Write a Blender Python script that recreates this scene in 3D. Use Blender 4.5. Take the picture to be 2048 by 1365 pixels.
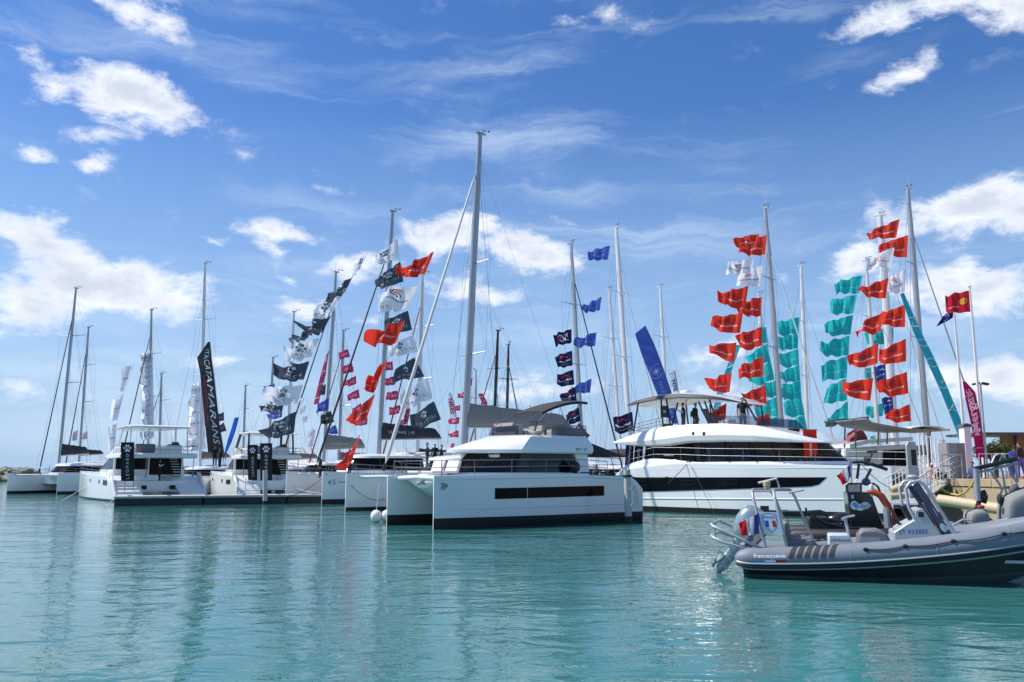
import bpy, math, random
from mathutils import Vector, Matrix, noise
R = math.radians
random.seed(7)
for o in list(bpy.data.objects): bpy.data.objects.remove(o)
scene = bpy.context.scene
COL = scene.collection
# ---------------------------------------------------------------- camera
CAMZ = 2.4; FPX = 1750.0; TH = math.atan((944-682.5)/FPX)
cam = bpy.data.cameras.new('camera'); camo = bpy.data.objects.new('camera', cam); COL.objects.link(camo)
cam.sensor_width = 36; cam.lens = FPX/2048*36; cam.clip_end = 9000; cam.clip_start = .1
camo.location = (0, 0, CAMZ); camo.rotation_euler = (R(90)+TH, 0, 0); scene.camera = camo
# ---------------------------------------------------------------- light
SUN_AZ = R(-80); SUN_EL = R(52)            # azimuth from +Y towards +X
sd = Vector((math.sin(SUN_AZ)*math.cos(SUN_EL), math.cos(SUN_AZ)*math.cos(SUN_EL), math.sin(SUN_EL)))
sl = bpy.data.lights.new('sun', 'SUN'); sl.energy = 4.4; sl.angle = R(.53); sl.color = (1, .955, .88)
so = bpy.data.objects.new('sun', sl); COL.objects.link(so); so.rotation_euler = sd.to_track_quat('Z', 'Y').to_euler()
scene.view_settings.view_transform = 'Standard'; scene.view_settings.look = 'None'
scene.view_settings.exposure = 0.38; scene.view_settings.gamma = 1
world = bpy.data.worlds.new('World'); scene.world = world; world.use_nodes = True
world.cycles.sampling_method = 'MANUAL'; world.cycles.sample_map_resolution = 256
def ray(px, py):
    u = (px-1024)/FPX; v = (682.5-py)/FPX
    y = math.cos(TH)-v*math.sin(TH)
    return u/y, (math.sin(TH)+v*math.cos(TH))/y
def P(px, py, Y):
    rx, rz = ray(px, py); return Vector((rx*Y, Y, CAMZ+rz*Y))
def WP(px, py, z=0.0):
    rx, rz = ray(px, py); Y = (z-CAMZ)/rz; return Vector((rx*Y, Y, z))
def build_sky():
    nt = world.node_tree; N = nt.nodes; Lk = nt.links; N.clear()
    out = N.new('ShaderNodeOutputWorld'); bg = N.new('ShaderNodeBackground'); bg.inputs[1].default_value = 0.1
    Lk.new(bg.outputs[0], out.inputs[0])
    sky = N.new('ShaderNodeTexSky'); sky.sky_type = 'NISHITA'; sky.sun_disc = False
    sky.sun_elevation = SUN_EL; sky.sun_rotation = SUN_AZ; sky.air_density = 1.0; sky.dust_density = .25; sky.ozone_density = 2.2
    tc = N.new('ShaderNodeTexCoord'); sp = N.new('ShaderNodeSeparateXYZ'); Lk.new(tc.outputs['Generated'], sp.inputs[0])
    def M(op, a, b=None, c=None, clamp=False):
        n = N.new('ShaderNodeMath'); n.operation = op; n.use_clamp = clamp
        for i, v in enumerate((a, b, c)):
            if v is None: continue
            if isinstance(v, (int, float)): n.inputs[i].default_value = v
            else: Lk.new(v, n.inputs[i])
        return n.outputs[0]
    az = M('ARCTAN2', sp.outputs[0], sp.outputs[1]); el = M('ARCSINE', sp.outputs[2])
    def noi(vec, scale, det, rough, dist=0.0):
        n = N.new('ShaderNodeTexNoise'); n.inputs['Scale'].default_value = scale; n.inputs['Detail'].default_value = det
        n.inputs['Roughness'].default_value = rough; n.inputs['Distortion'].default_value = dist
        Lk.new(vec, n.inputs['Vector']); return n
    cb = N.new('ShaderNodeCombineXYZ'); Lk.new(az, cb.inputs[0]); Lk.new(M('MULTIPLY', el, 1.7), cb.inputs[1])
    w = noi(cb.outputs[0], 9, 5, .6)
    ws = N.new('ShaderNodeVectorMath'); ws.operation = 'SUBTRACT'; Lk.new(w.outputs['Color'], ws.inputs[0]); ws.inputs[1].default_value = (.5, .5, .5)
    wm = N.new('ShaderNodeVectorMath'); wm.operation = 'MULTIPLY'; Lk.new(ws.outputs[0], wm.inputs[0]); wm.inputs[1].default_value = (.085, .06, 0)
    ce = N.new('ShaderNodeCombineXYZ'); Lk.new(az, ce.inputs[0]); Lk.new(el, ce.inputs[1])
    wa = N.new('ShaderNodeVectorMath'); wa.operation = 'ADD'; Lk.new(ce.outputs[0], wa.inputs[0]); Lk.new(wm.outputs[0], wa.inputs[1])
    def blob(px, py, rx, ry, rot, amp, rawdir=None):
        if rawdir is None:
            d = P(px, py, 1)-Vector((0, 0, CAMZ)); a = math.atan2(d.x, d.y); e = math.asin(d.normalized().z)
            sx = rx/FPX; sy = ry/FPX
        else: a, e = rawdir; sx = rx; sy = ry
        mp = N.new('ShaderNodeMapping'); mp.vector_type = 'TEXTURE'
        mp.inputs['Location'].default_value = (a, e, 0); mp.inputs['Rotation'].default_value = (0, 0, R(rot)); mp.inputs['Scale'].default_value = (sx, sy, 1)
        Lk.new(wa.outputs[0], mp.inputs[0])
        ln = N.new('ShaderNodeVectorMath'); ln.operation = 'LENGTH'; Lk.new(mp.outputs[0], ln.inputs[0])
        return M('MULTIPLY', M('SUBTRACT', 1.0, ln.outputs['Value'], clamp=True), amp)
    CL = [(255,200,230,80,-12,1.05),(110,160,130,60,-25,.75),(185,330,70,24,0,.5),(65,318,80,30,0,.55),(180,275,120,40,0,.5),
          (100,465,170,65,-8,1.05),(215,560,260,85,-6,1.15),(50,600,170,85,0,1.0),(330,605,140,55,0,.8),(545,465,145,45,-6,.8),(545,505,75,45,-35,.8),(430,478,60,26,0,.5),
          (595,610,100,48,0,.95),(420,722,110,30,0,.65),(890,465,145,62,0,1.1),(1045,515,150,65,-12,1.1),(735,528,140,48,0,.85),(930,575,200,55,0,.7),(570,550,45,18,0,.5),
          (275,15,150,55,-22,.85),(1200,40,150,50,-10,.5),(1850,30,260,60,-4,.85),(2010,15,160,60,0,1.0),(1795,158,110,45,22,.6),(1915,425,210,85,8,1.05),(2060,430,120,80,0,.9),
          (1945,580,210,72,-4,1.05),(1715,535,110,46,15,.75),(2010,770,220,90,0,.9),(1430,700,130,48,0,.7),(1060,780,200,60,0,.7),(760,640,130,40,0,.4),(1560,545,100,34,0,.5),
          (60,770,200,50,0,.4),(1400,790,220,60,0,.5),(590,348,380,30,-11,.30),(1130,440,220,30,-14,.32)]
    fs = [blob(*c) for c in CL]
    rnd = random.Random(3)
    for i in range(14):
        a = rnd.uniform(R(40), R(320)); e = rnd.uniform(R(5), R(60)); s = rnd.uniform(.05, .14)
        if a > math.pi: a -= 2*math.pi
        fs.append(blob(0, 0, s*1.5, s*.55, rnd.uniform(-12, 12), rnd.uniform(.7, 1.1), (a, e)))
    f = fs[0]
    for g in fs[1:]: f = M('SMOOTH_MAX', f, g, .12)
    n1 = noi(cb.outputs[0], 14, 9, .64, .2)
    d = M('ADD', f, M('MULTIPLY', M('SUBTRACT', n1.outputs[0], .5), 1.95))
    mr = N.new('ShaderNodeMapRange'); mr.interpolation_type = 'SMOOTHSTEP'; Lk.new(d, mr.inputs[0])
    mr.inputs[1].default_value = .24; mr.inputs[2].default_value = .80; 
    fac = M('MULTIPLY', mr.outputs[0], M('MULTIPLY_ADD', f, 4.0, -.12, clamp=True), clamp=True)
    # thin diagonal streaks of cirrus
    rt = N.new('ShaderNodeMapping'); rt.inputs['Rotation'].default_value = (0, 0, R(27)); rt.inputs['Scale'].default_value = (1.6, 15, 1); Lk.new(wa.outputs[0], rt.inputs[0])
    n2 = noi(rt.outputs[0], 1.7, 6, .6, .4)
    n3 = noi(cb.outputs[0], 2.6, 3, .5)
    cr = N.new('ShaderNodeMapRange'); cr.interpolation_type = 'SMOOTHSTEP'; Lk.new(M('ADD', n2.outputs[0], M('MULTIPLY', M('SUBTRACT', n3.outputs[0], .5), .9)), cr.inputs[0])
    cr.inputs[1].default_value = .43; cr.inputs[2].default_value = .90; cr.inputs[4].default_value = .62
    # low haze of thin cloud near the horizon
    hz = N.new('ShaderNodeMapRange'); Lk.new(M('ABSOLUTE', el), hz.inputs[0]); hz.inputs[1].default_value = 0; hz.inputs[2].default_value = .40; hz.inputs[3].default_value = .94; hz.inputs[4].default_value = 0
    n4 = noi(cb.outputs[0], 17, 6, .6)
    # shading inside the clouds: tops bright, thick bases grey
    sh = N.new('ShaderNodeMapRange'); sh.interpolation_type = 'SMOOTHSTEP'; Lk.new(M('ADD', M('MULTIPLY', d, .6), M('MULTIPLY', n4.outputs[0], .6)), sh.inputs[0]); sh.inputs[1].default_value = .42; sh.inputs[2].default_value = 1.05
    cc = N.new('ShaderNodeMix'); cc.data_type = 'RGBA'; Lk.new(sh.outputs[0], cc.inputs[0]); cc.inputs[6].default_value = (8.8, 9.0, 9.4, 1); cc.inputs[7].default_value = (5.2, 5.7, 6.7, 1)
    hs = N.new('ShaderNodeHueSaturation'); hs.inputs['Saturation'].default_value = 1.30; hs.inputs['Value'].default_value = .98; tn = N.new('ShaderNodeMix'); tn.data_type = 'RGBA'; tn.blend_type = 'MULTIPLY'; tn.inputs[0].default_value = 1; Lk.new(sky.outputs[0], tn.inputs[6]); tn.inputs[7].default_value = (1.12, 1.03, 1.12, 1); Lk.new(tn.outputs[2], hs.inputs['Color'])
    m0 = N.new('ShaderNodeMix'); m0.data_type = 'RGBA'; Lk.new(hz.outputs[0], m0.inputs[0]); Lk.new(hs.outputs[0], m0.inputs[6]); m0.inputs[7].default_value = (2.9, 4.5, 6.6, 1)
    m1 = N.new('ShaderNodeMix'); m1.data_type = 'RGBA'; Lk.new(cr.outputs[0], m1.inputs[0]); Lk.new(m0.outputs[2], m1.inputs[6]); m1.inputs[7].default_value = (5.4, 6.6, 8.2, 1)
    m2 = N.new('ShaderNodeMix'); m2.data_type = 'RGBA'; Lk.new(fac, m2.inputs[0]); Lk.new(m1.outputs[2], m2.inputs[6]); Lk.new(cc.outputs[2], m2.inputs[7])
    Lk.new(m2.outputs[2], bg.inputs[0])
build_sky()
scene.render.engine = 'CYCLES'
# ---------------------------------------------------------------- materials
MATS = {}
def mat(name, col, rough=.5, metal=0.0, var=.08, vscale=3.0, bump=0.0, bscale=40.0, coat=0.0, spec=.5, trans=0.0):
    if name in MATS: return MATS[name]
    m = bpy.data.materials.new(name); m.use_nodes = True; nt = m.node_tree; N = nt.nodes; Lk = nt.links
    b = N['Principled BSDF']; b.inputs['Roughness'].default_value = rough; b.inputs['Metallic'].default_value = metal
    b.inputs['Coat Weight'].default_value = coat; b.inputs['Coat Roughness'].default_value = .06; b.inputs['Specular IOR Level'].default_value = spec
    tc = N.new('ShaderNodeTexCoord'); n = N.new('ShaderNodeTexNoise'); n.inputs['Scale'].default_value = vscale; n.inputs['Detail'].default_value = 6; n.inputs['Roughness'].default_value = .65
    Lk.new(tc.outputs['Object'], n.inputs['Vector'])
    mx = N.new('ShaderNodeMix'); mx.data_type = 'RGBA'; Lk.new(n.outputs[0], mx.inputs[0])
    mx.inputs[6].default_value = tuple(c*(1-var) for c in col)+(1,); mx.inputs[7].default_value = tuple(min(1, c*(1+var)) for c in col)+(1,)
    Lk.new(mx.outputs[2], b.inputs['Base Color'])
    mr = N.new('ShaderNodeMapRange'); Lk.new(n.outputs[0], mr.inputs[0]); mr.inputs[3].default_value = rough*.8; mr.inputs[4].default_value = min(1, rough*1.25); Lk.new(mr.outputs[0], b.inputs['Roughness'])
    if bump:
        nb = N.new('ShaderNodeTexNoise'); nb.inputs['Scale'].default_value = bscale; nb.inputs['Detail'].default_value = 4; Lk.new(tc.outputs['Object'], nb.inputs['Vector'])
        bp = N.new('ShaderNodeBump'); bp.inputs['Strength'].default_value = bump; bp.inputs['Distance'].default_value = .02; Lk.new(nb.outputs[0], bp.inputs['Height']); Lk.new(bp.outputs[0], b.inputs['Normal'])
    if trans:
        o = N['Material Output']; t = N.new('ShaderNodeBsdfTranslucent'); Lk.new(mx.outputs[2], t.inputs[0]); ms = N.new('ShaderNodeMixShader'); ms.inputs[0].default_value = trans
        Lk.new(b.outputs[0], ms.inputs[1]); Lk.new(t.outputs[0], ms.inputs[2]); Lk.new(ms.outputs[0], o.inputs[0])
    MATS[name] = m; return m
gel = mat('gelcoat_white', (.82, .83, .82), .18, 0, .035, 1.6, .035, 2.2, coat=.4)
gel2 = mat('deck_white', (.76, .76, .74), .5, 0, .05, 2.0, .05, 60)
boot = mat('antifouling_black', (.007, .008, .011), .55, 0, .3, 4, .1)
navy = mat('stripe_navy', (.015, .02, .045), .3)
teak = mat('teak', (.30, .19, .11), .6, 0, .25, 8, .1)
def glassmat():
    m = bpy.data.materials.new('tinted_glass'); m.use_nodes = True; N = m.node_tree.nodes; Lk = m.node_tree.links
    b = N['Principled BSDF']; b.inputs['Base Color'].default_value = (.010, .012, .015, 1); b.inputs['Roughness'].default_value = .04; b.inputs['IOR'].default_value = 1.5
    t = N.new('ShaderNodeBsdfTransparent'); t.inputs[0].default_value = (.30, .33, .35, 1); ms = N.new('ShaderNodeMixShader'); ms.inputs[0].default_value = .28
    Lk.new(b.outputs[0], ms.inputs[1]); Lk.new(t.outputs[0], ms.inputs[2]); Lk.new(ms.outputs[0], N['Material Output'].inputs[0]); MATS['tinted_glass'] = m; return m
glass = glassmat()
def clearmat():
    m = bpy.data.materials.new('clear_glass'); m.use_nodes = True; N = m.node_tree.nodes; Lk = m.node_tree.links
    b = N['Principled BSDF']; b.inputs['Base Color'].default_value = (.05, .055, .07, 1); b.inputs['Roughness'].default_value = .05
    t = N.new('ShaderNodeBsdfTransparent'); t.inputs[0].default_value = (.62, .64, .70, 1); ms = N.new('ShaderNodeMixShader'); ms.inputs[0].default_value = .72
    Lk.new(b.outputs[0], ms.inputs[1]); Lk.new(t.outputs[0], ms.inputs[2]); Lk.new(ms.outputs[0], N['Material Output'].inputs[0]); return m
clear = clearmat()
black = mat('black_plastic', (.014, .014, .016), .4)
blackwin = mat('black_window', (.005, .006, .008), .10, 0, .2, 3, 0, spec=.09)
steel = mat('stainless_steel', (.22, .225, .23), .45, .6, .06)
alu = mat('mast_aluminium', (.40, .41, .43), .42, .65, .08, 1.5)
aluw = mat('mast_white', (.66, .67, .68), .4, .1, .05)
galv = mat('galvanised_steel', (.42, .43, .44), .5, .6, .15, 6)
carbon = mat('carbon_black', (.016, .016, .019), .38)
wire = mat('rigging_wire', (.16, .17, .19), .4, .6)
rope_w = mat('white_rope', (.62, .61, .57), .8, 0, .1, 30, .3)
rope_k = mat('black_rope', (.02, .02, .022), .8, 0, .1, 30, .3)
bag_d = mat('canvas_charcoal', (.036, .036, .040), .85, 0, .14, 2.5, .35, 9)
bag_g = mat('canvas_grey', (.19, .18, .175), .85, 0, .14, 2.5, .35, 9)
bag_b = mat('canvas_taupe', (.27, .25, .235), .85, 0, .12, 2.5, .35, 9)
cush = mat('cushion_taupe', (.30, .27, .25), .8, 0, .08, 5, .2, 20)
cushw = mat('cushion_white', (.68, .67, .66), .7, 0, .05, 5, .1, 20)
def flagmat(name, col): return mat(name, col, .75, 0, .07, 2.0, .25, 14, spec=.2, trans=.5)
f_red = flagmat('flag_red', (.76, .050, .028)); f_wht = mat('flag_white', (.90, .90, .95), .75, 0, .03, 2.0, .3, 10, spec=.2, trans=.55); f_teal = flagmat('flag_teal', (.02, .52, .53))
f_gry = flagmat('flag_slate', (.075, .092, .125)); f_nvy = flagmat('flag_navy', (.018, .020, .075)); f_blu = flagmat('flag_blue', (.075, .13, .50))
f_pnk = flagmat('flag_pink', (.66, .055, .16)); f_mag = flagmat('flag_magenta', (.56, .012, .14)); f_cyan = flagmat('flag_cyan', (.03, .46, .56)); f_ink = flagmat('banner_charcoal', (.048, .056, .058))
f_oc = flagmat('flag_crimson', (.55, .02, .035)); f_eu = flagmat('flag_eu_blue', (.012, .018, .20)); f_lb = flagmat('flag_sky_blue', (.02, .16, .75))
ink_w = mat('print_white', (.78, .78, .80), .7, 0, .03); ink_k = mat('print_dark', (.03, .025, .045), .7, 0, .03); ink_r = mat('print_red', (.55, .02, .03), .7); ink_b = mat('print_blue', (.03, .10, .42), .6)
ink_t = mat('print_pale_teal', (.35, .66, .66), .7); ink_y = mat('print_yellow', (.75, .50, .04), .7); ink_s = mat('print_slate', (.08, .09, .11), .6); ink_lb = mat('print_light_blue', (.10, .30, .68), .6); ink_p = mat('print_pink_white', (.80, .50, .56), .7)
# ---------------------------------------------------------------- mesh builder
SPLIT = {'hardtop_post', 'window_pillar', 'door_frame', 'bimini_frame', 'flybridge_settee', 'roof_post', 'awning_post', 'awning_pole', 'pulpit', 'spreader', 'hull_window', 'rubbing_strake', 'lamp_arm', 'tower_frame', 'side_rail', 'boarding_rail', 'inflatable_tube', 'boarding_cleat', 'saloon_furniture', 'deck_light', 'bow_rail', 'wind_deflector', 'rail_canvas', 'fuel_locker', 'banner_rod'}
class MB:
    def __init__(s): s.v = []; s.f = []; s.m = []
    def add(s, vs, fs, mi=0):
        b = len(s.v); s.v += [tuple(v) for v in vs]; s.f += [tuple(i+b for i in f) for f in fs]; s.m += [mi]*len(fs); return s
    def box(s, c, d, mi=0, rot=0, tilt=0):
        x, y, z = (k/2 for k in d); vs = [Vector((a*x, b*y, e*z)) for a in (-1, 1) for b in (-1, 1) for e in (-1, 1)]
        M_ = Matrix.Rotation(rot, 3, 'Z') @ Matrix.Rotation(tilt, 3, 'Y'); c = Vector(c)
        return s.add([M_ @ v+c for v in vs], [(0,1,3,2),(4,6,7,5),(0,4,5,1),(2,3,7,6),(0,2,6,4),(1,5,7,3)], mi)
    def loft(s, secs, mi=0, closed=True, cap=True, mrow=None):
        n = len(secs[0]); vs = [p for q in secs for p in q]; fs = []; ms = []
        for i in range(len(secs)-1):
            for j in range(n if closed else n-1):
                k = (j+1) % n; fs.append((i*n+j, i*n+k, (i+1)*n+k, (i+1)*n+j)); ms.append(mrow(i, j) if mrow else mi)
        if cap and closed: fs += [tuple(reversed(range(n))), tuple(range((len(secs)-1)*n, len(secs)*n))]; ms += [mi, mi]
        b = len(s.v); s.v += [tuple(v) for v in vs]; s.f += [tuple(i+b for i in f) for f in fs]; s.m += ms; return s
    def tube(s, pts, r, n=6, mi=0, cap=True):
        pts = [Vector(p) for p in pts]; secs = []; rr = r if isinstance(r, (list, tuple)) else [r]*len(pts); up = None
        for i, p in enumerate(pts):
            t = (pts[min(i+1, len(pts)-1)]-pts[max(i-1, 0)]).normalized()
            if up is None: up = Vector((0, 0, 1)) if abs(t.z) < .9 else Vector((1, 0, 0))
            a = t.cross(up).normalized(); b = a.cross(t).normalized(); up = b
            secs.append([p+(a*math.cos(q*2*math.pi/n)+b*math.sin(q*2*math.pi/n))*rr[i] for q in range(n)])
        return s.loft(secs, mi, True, cap)
    def prism(s, poly, fn, mi=0):          # poly 2D, fn(u,v,k) -> 3D for k in (0,1)
        n = len(poly); vs = [fn(u, v, 0) for u, v in poly]+[fn(u, v, 1) for u, v in poly]
        return s.add(vs, [tuple(reversed(range(n))), tuple(range(n, 2*n))]+[(i, (i+1) % n, n+(i+1) % n, n+i) for i in range(n)], mi)
    def ell(s, c, r, mi=0, n=10, m=7):
        vs = []; fs = []
        for i in range(m+1):
            a = math.pi*i/m
            for j in range(n): b = 2*math.pi*j/n; vs.append((c[0]+r[0]*math.sin(a)*math.cos(b), c[1]+r[1]*math.sin(a)*math.sin(b), c[2]+r[2]*math.cos(a)))
        for i in range(m):
            for j in range(n): k = (j+1) % n; fs.append((i*n+j, (i+1)*n+j, (i+1)*n+k, i*n+k))
        return s.add(vs, fs, mi)
    def pieces(s):
        par = list(range(len(s.v)))
        def find(a):
            while par[a] != a: par[a] = par[par[a]]; a = par[a]
            return a
        for f in s.f:
            r0 = find(f[0])
            for i in f[1:]: par[find(i)] = r0
        out = {}
        for f, m in zip(s.f, s.m):
            k = find(f[0])
            if k not in out: out[k] = (MB(), {})
            q, ix = out[k]; nf = []
            for i in f:
                if i not in ix: ix[i] = len(q.v); q.v.append(s.v[i])
                nf.append(ix[i])
            q.f.append(tuple(nf)); q.m.append(m)
        return [q for q, _ in out.values()]
    def build(s, name, mats, parent=None, ang=35, bevel=0, smooth=True, solid=0, sub=0):
        if name in SPLIT:                    # pieces that can be told apart become objects of their own
            ps = s.pieces()
            if len(ps) > 1: return [q.build_one(name, mats, parent, ang, bevel, smooth, solid, sub) for q in ps][0]
        return s.build_one(name, mats, parent, ang, bevel, smooth, solid, sub)
    def build_one(s, name, mats, parent=None, ang=35, bevel=0, smooth=True, solid=0, sub=0):
        me = bpy.data.meshes.new(name); me.from_pydata(s.v, [], s.f); me.polygons.foreach_set('material_index', s.m)
        for m in (mats if isinstance(mats, (list, tuple)) else [mats]): me.materials.append(m)
        import bmesh
        bm = bmesh.new(); bm.from_mesh(me); bmesh.ops.remove_doubles(bm, verts=bm.verts, dist=1e-5); bmesh.ops.recalc_face_normals(bm, faces=bm.faces); bm.to_mesh(me); bm.free()
        if smooth: me.shade_smooth(); me.set_sharp_from_angle(angle=R(ang))
        o = bpy.data.objects.new(name, me); COL.objects.link(o)
        if parent: o.parent = parent
        if bevel:
            b = o.modifiers.new('bevel', 'BEVEL'); b.width = bevel; b.segments = 2; b.limit_method = 'ANGLE'; b.angle_limit = R(40)
        if solid: q = o.modifiers.new('solid', 'SOLIDIFY'); q.thickness = solid; q.offset = 0
        if sub: q = o.modifiers.new('sub', 'SUBSURF'); q.levels = sub; q.render_levels = sub
        return o
def tag(o, label, cat, group=None, kind=None):
    if label: o['label'] = label
    if cat: o['category'] = cat
    if group: o['group'] = group
    if kind: o['kind'] = kind
    return o
def thing(name, label, cat, group=None, loc=(0, 0, 0), rz=0):
    o = bpy.data.objects.new(name, None); o.empty_display_size = .3; COL.objects.link(o); o.location = loc; o.rotation_euler = (0, 0, rz)
    return tag(o, label, cat, group)
class Frame:                                # a boat's own axes: x to the bow, y to port, z up, origin at the stern on the waterline
    def __init__(s, o, h): s.o = Vector((o[0], o[1], 0)); s.h = h; s.c = math.cos(h); s.s = math.sin(h)
    def side(s, px, py, yl):
        rx, rz = ray(px, py); Y = (yl-s.s*s.o.x+s.c*s.o.y)/(-s.s*rx+s.c); X = rx*Y
        return s.c*(X-s.o.x)+s.s*(Y-s.o.y), CAMZ+rz*Y
    def front(s, px, py, xl):
        rx, rz = ray(px, py); Y = (xl+s.c*s.o.x+s.s*s.o.y)/(s.c*rx+s.s); X = rx*Y
        return -s.s*(X-s.o.x)+s.c*(Y-s.o.y), CAMZ+rz*Y
    def loc(s, p): x, y = p[0]-s.o.x, p[1]-s.o.y; return Vector((s.c*x+s.s*y, -s.s*x+s.c*y, p[2]))
    def world(s, p): return Vector((s.o.x+s.c*p[0]-s.s*p[1], s.o.y+s.s*p[0]+s.c*p[1], p[2]))
# ---------------------------------------------------------------- lettering
_TX = {}
def textdata(s, bold=0.0, space=1.0):
    k = (s, bold, space)
    if k in _TX: return _TX[k]
    c = bpy.data.curves.new('t', 'FONT'); c.body = s; c.align_x = 'CENTER'; c.align_y = 'CENTER'; c.size = 1; c.offset = bold; c.resolution_u = 2; c.space_character = space
    o = bpy.data.objects.new('t', c); COL.objects.link(o); dg = bpy.context.evaluated_depsgraph_get(); dg.update()
    me = bpy.data.meshes.new_from_object(o.evaluated_get(dg)); v = [(p.co.x, p.co.y) for p in me.vertices]; f = [tuple(q.vertices) for q in me.polygons]
    bpy.data.objects.remove(o); bpy.data.curves.remove(c); bpy.data.meshes.remove(me)
    xs = [p[0] for p in v]; ys = [p[1] for p in v]; cx = (min(xs)+max(xs))/2; cy = (min(ys)+max(ys))/2; w = max(xs)-min(xs)
    v = [((x-cx)/w, (y-cy)/w) for x, y in v]         # width 1, centred
    _TX[k] = (v, f); return v, f
def ell2(cx, cy, rx, ry, rot=0, n=14):
    v = [(cx+rx*math.cos(a)*math.cos(rot)-ry*math.sin(a)*math.sin(rot), cy+rx*math.cos(a)*math.sin(rot)+ry*math.sin(a)*math.cos(rot)) for a in (2*math.pi*i/n for i in range(n))]
    return v, [tuple(range(n))]
def merge2(parts):
    V = []; F_ = []
    for v, f in parts: b = len(V); V += v; F_ += [tuple(i+b for i in q) for q in f]
    return V, F_
def band2(pts, w):                           # polyline with width in 2D
    V = []; n = len(pts)
    for i, (x, y) in enumerate(pts):
        a = pts[max(i-1, 0)]; b = pts[min(i+1, n-1)]; dx, dy = b[0]-a[0], b[1]-a[1]; l = math.hypot(dx, dy) or 1
        V += [(x-dy/l*w/2, y+dx/l*w/2), (x+dy/l*w/2, y-dx/l*w/2)]
    return V, [(2*i, 2*i+1, 2*i+3, 2*i+2) for i in range(n-1)]
PAW = merge2([ell2(-.36, .10, .12, .17, .35), ell2(-.13, .34, .12, .19, .1), ell2(.13, .34, .12, .19, -.1), ell2(.36, .10, .12, .17, -.35),
              ([(-.30, -.36), (-.30, -.22), (-.16, -.06), (0, .06), (.16, -.06), (.30, -.22), (.30, -.36), (.15, -.38), (0, -.30), (-.15, -.38)], [tuple(range(10))])])
MONO = merge2([band2([(-.42, -.45), (-.34, -.1), (-.2, .02), (.15, .02), (.32, .16), (.2, .40), (-.1, .44), (-.48, .44)], .13), band2([(-.12, -.5), (-.08, -.3), (.0, -.2), (.3, -.2), (.5, .05), (.46, .3)], .13), band2([(-.45, .2), (.1, .2)], .10)])
STAR = merge2([([(0, 0), (.07*math.cos(a-.4), .07*math.sin(a-.4)), (r*math.cos(a), r*math.sin(a)), (.07*math.cos(a+.4), .07*math.sin(a+.4))], [(0, 1, 2, 3)]) for a, r in ((i*math.pi/4, .5 if i % 2 == 0 else .36) for i in range(8))] + [band2([(.56*math.cos(i*.22), .56*math.sin(i*.22)) for i in range(4, 26)], .025)])
WAVE = merge2([band2([(-.5, -.12), (-.2, .02), (0, .12), (.15, .1), (.3, -.05), (.5, -.1)], .09), band2([(-.05, .12), (.1, .28), (.25, .1), (.45, .2), (.52, -.05)], .12)])
def shape2(data, fn, mb, mi=0, double=True):   # fn(u,v,side) -> 3D
    v, f = data
    for sd_ in ((1, -1) if double else (1,)): mb.add([fn(a, b, sd_) for a, b in v], f, mi)
def decal(name, data, org, ux, uy, w, m, parent):      # flat print of width w on a plane
    org, ux, uy = Vector(org), Vector(ux).normalized(), Vector(uy).normalized(); mb = MB(); shape2(data, lambda a, b, q: org+ux*a*w+uy*b*w, mb, 0, False)
    return mb.build(name, m, parent, smooth=False)
# ================================================================= setting
def watermat():
    m = bpy.data.materials.new('sea_water'); m.use_nodes = True; N = m.node_tree.nodes; Lk = m.node_tree.links
    b = N['Principled BSDF']; b.inputs['Roughness'].default_value = .03; b.inputs['IOR'].default_value = 1.333
    g = N.new('ShaderNodeNewGeometry')
    n0 = N.new('ShaderNodeTexNoise'); n0.inputs['Scale'].default_value = .06; n0.inputs['Detail'].default_value = 3; Lk.new(g.outputs['Position'], n0.inputs['Vector'])
    mx = N.new('ShaderNodeMix'); mx.data_type = 'RGBA'; Lk.new(n0.outputs[0], mx.inputs[0]); mx.inputs[6].default_value = (.026, .135, .128, 1); mx.inputs[7].default_value = (.042, .180, .168, 1)
    Lk.new(mx.outputs[2], b.inputs['Base Color'])
    def wav(sx, sy, rot, det, dist):
        mp = N.new('ShaderNodeMapping'); mp.inputs['Scale'].default_value = (sx, sy, 1); mp.inputs['Rotation'].default_value = (0, 0, R(rot)); Lk.new(g.outputs['Position'], mp.inputs[0])
        n = N.new('ShaderNodeTexNoise'); n.inputs['Scale'].default_value = 1; n.inputs['Detail'].default_value = det; n.inputs['Roughness'].default_value = .5; n.inputs['Distortion'].default_value = dist; Lk.new(mp.outputs[0], n.inputs['Vector']); return n
    prev = None
    for (sx, sy, rot, det, dist, d, st) in ((.16, .26, 12, 2, .3, .10, 1), (.7, 1.35, -14, 2, .7, .040, 1), (2.2, 3.8, 20, 3, .6, .010, 1)):
        n = wav(sx, sy, rot, det, dist); bp = N.new('ShaderNodeBump'); bp.inputs['Strength'].default_value = st; bp.inputs['Distance'].default_value = d; Lk.new(n.outputs[0], bp.inputs['Height'])
        if prev: Lk.new(prev.outputs[0], bp.inputs['Normal'])
        prev = bp
    Lk.new(prev.outputs[0], b.inputs['Normal']); return m
mb = MB(); mb.add([(-4000, -60, 0), (4000, -60, 0), (4000, 7000, 0), (-4000, 7000, 0)], [(0, 1, 2, 3)])
tag(mb.build('water', watermat(), smooth=False), None, None, kind='structure')
concrete = mat('quay_concrete', (.40, .31, .20), .85, 0, .28, 1.4, .5, 5)
concd = mat('quay_top', (.36, .33, .29), .85, 0, .15, 1.0, .3, 8)
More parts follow.
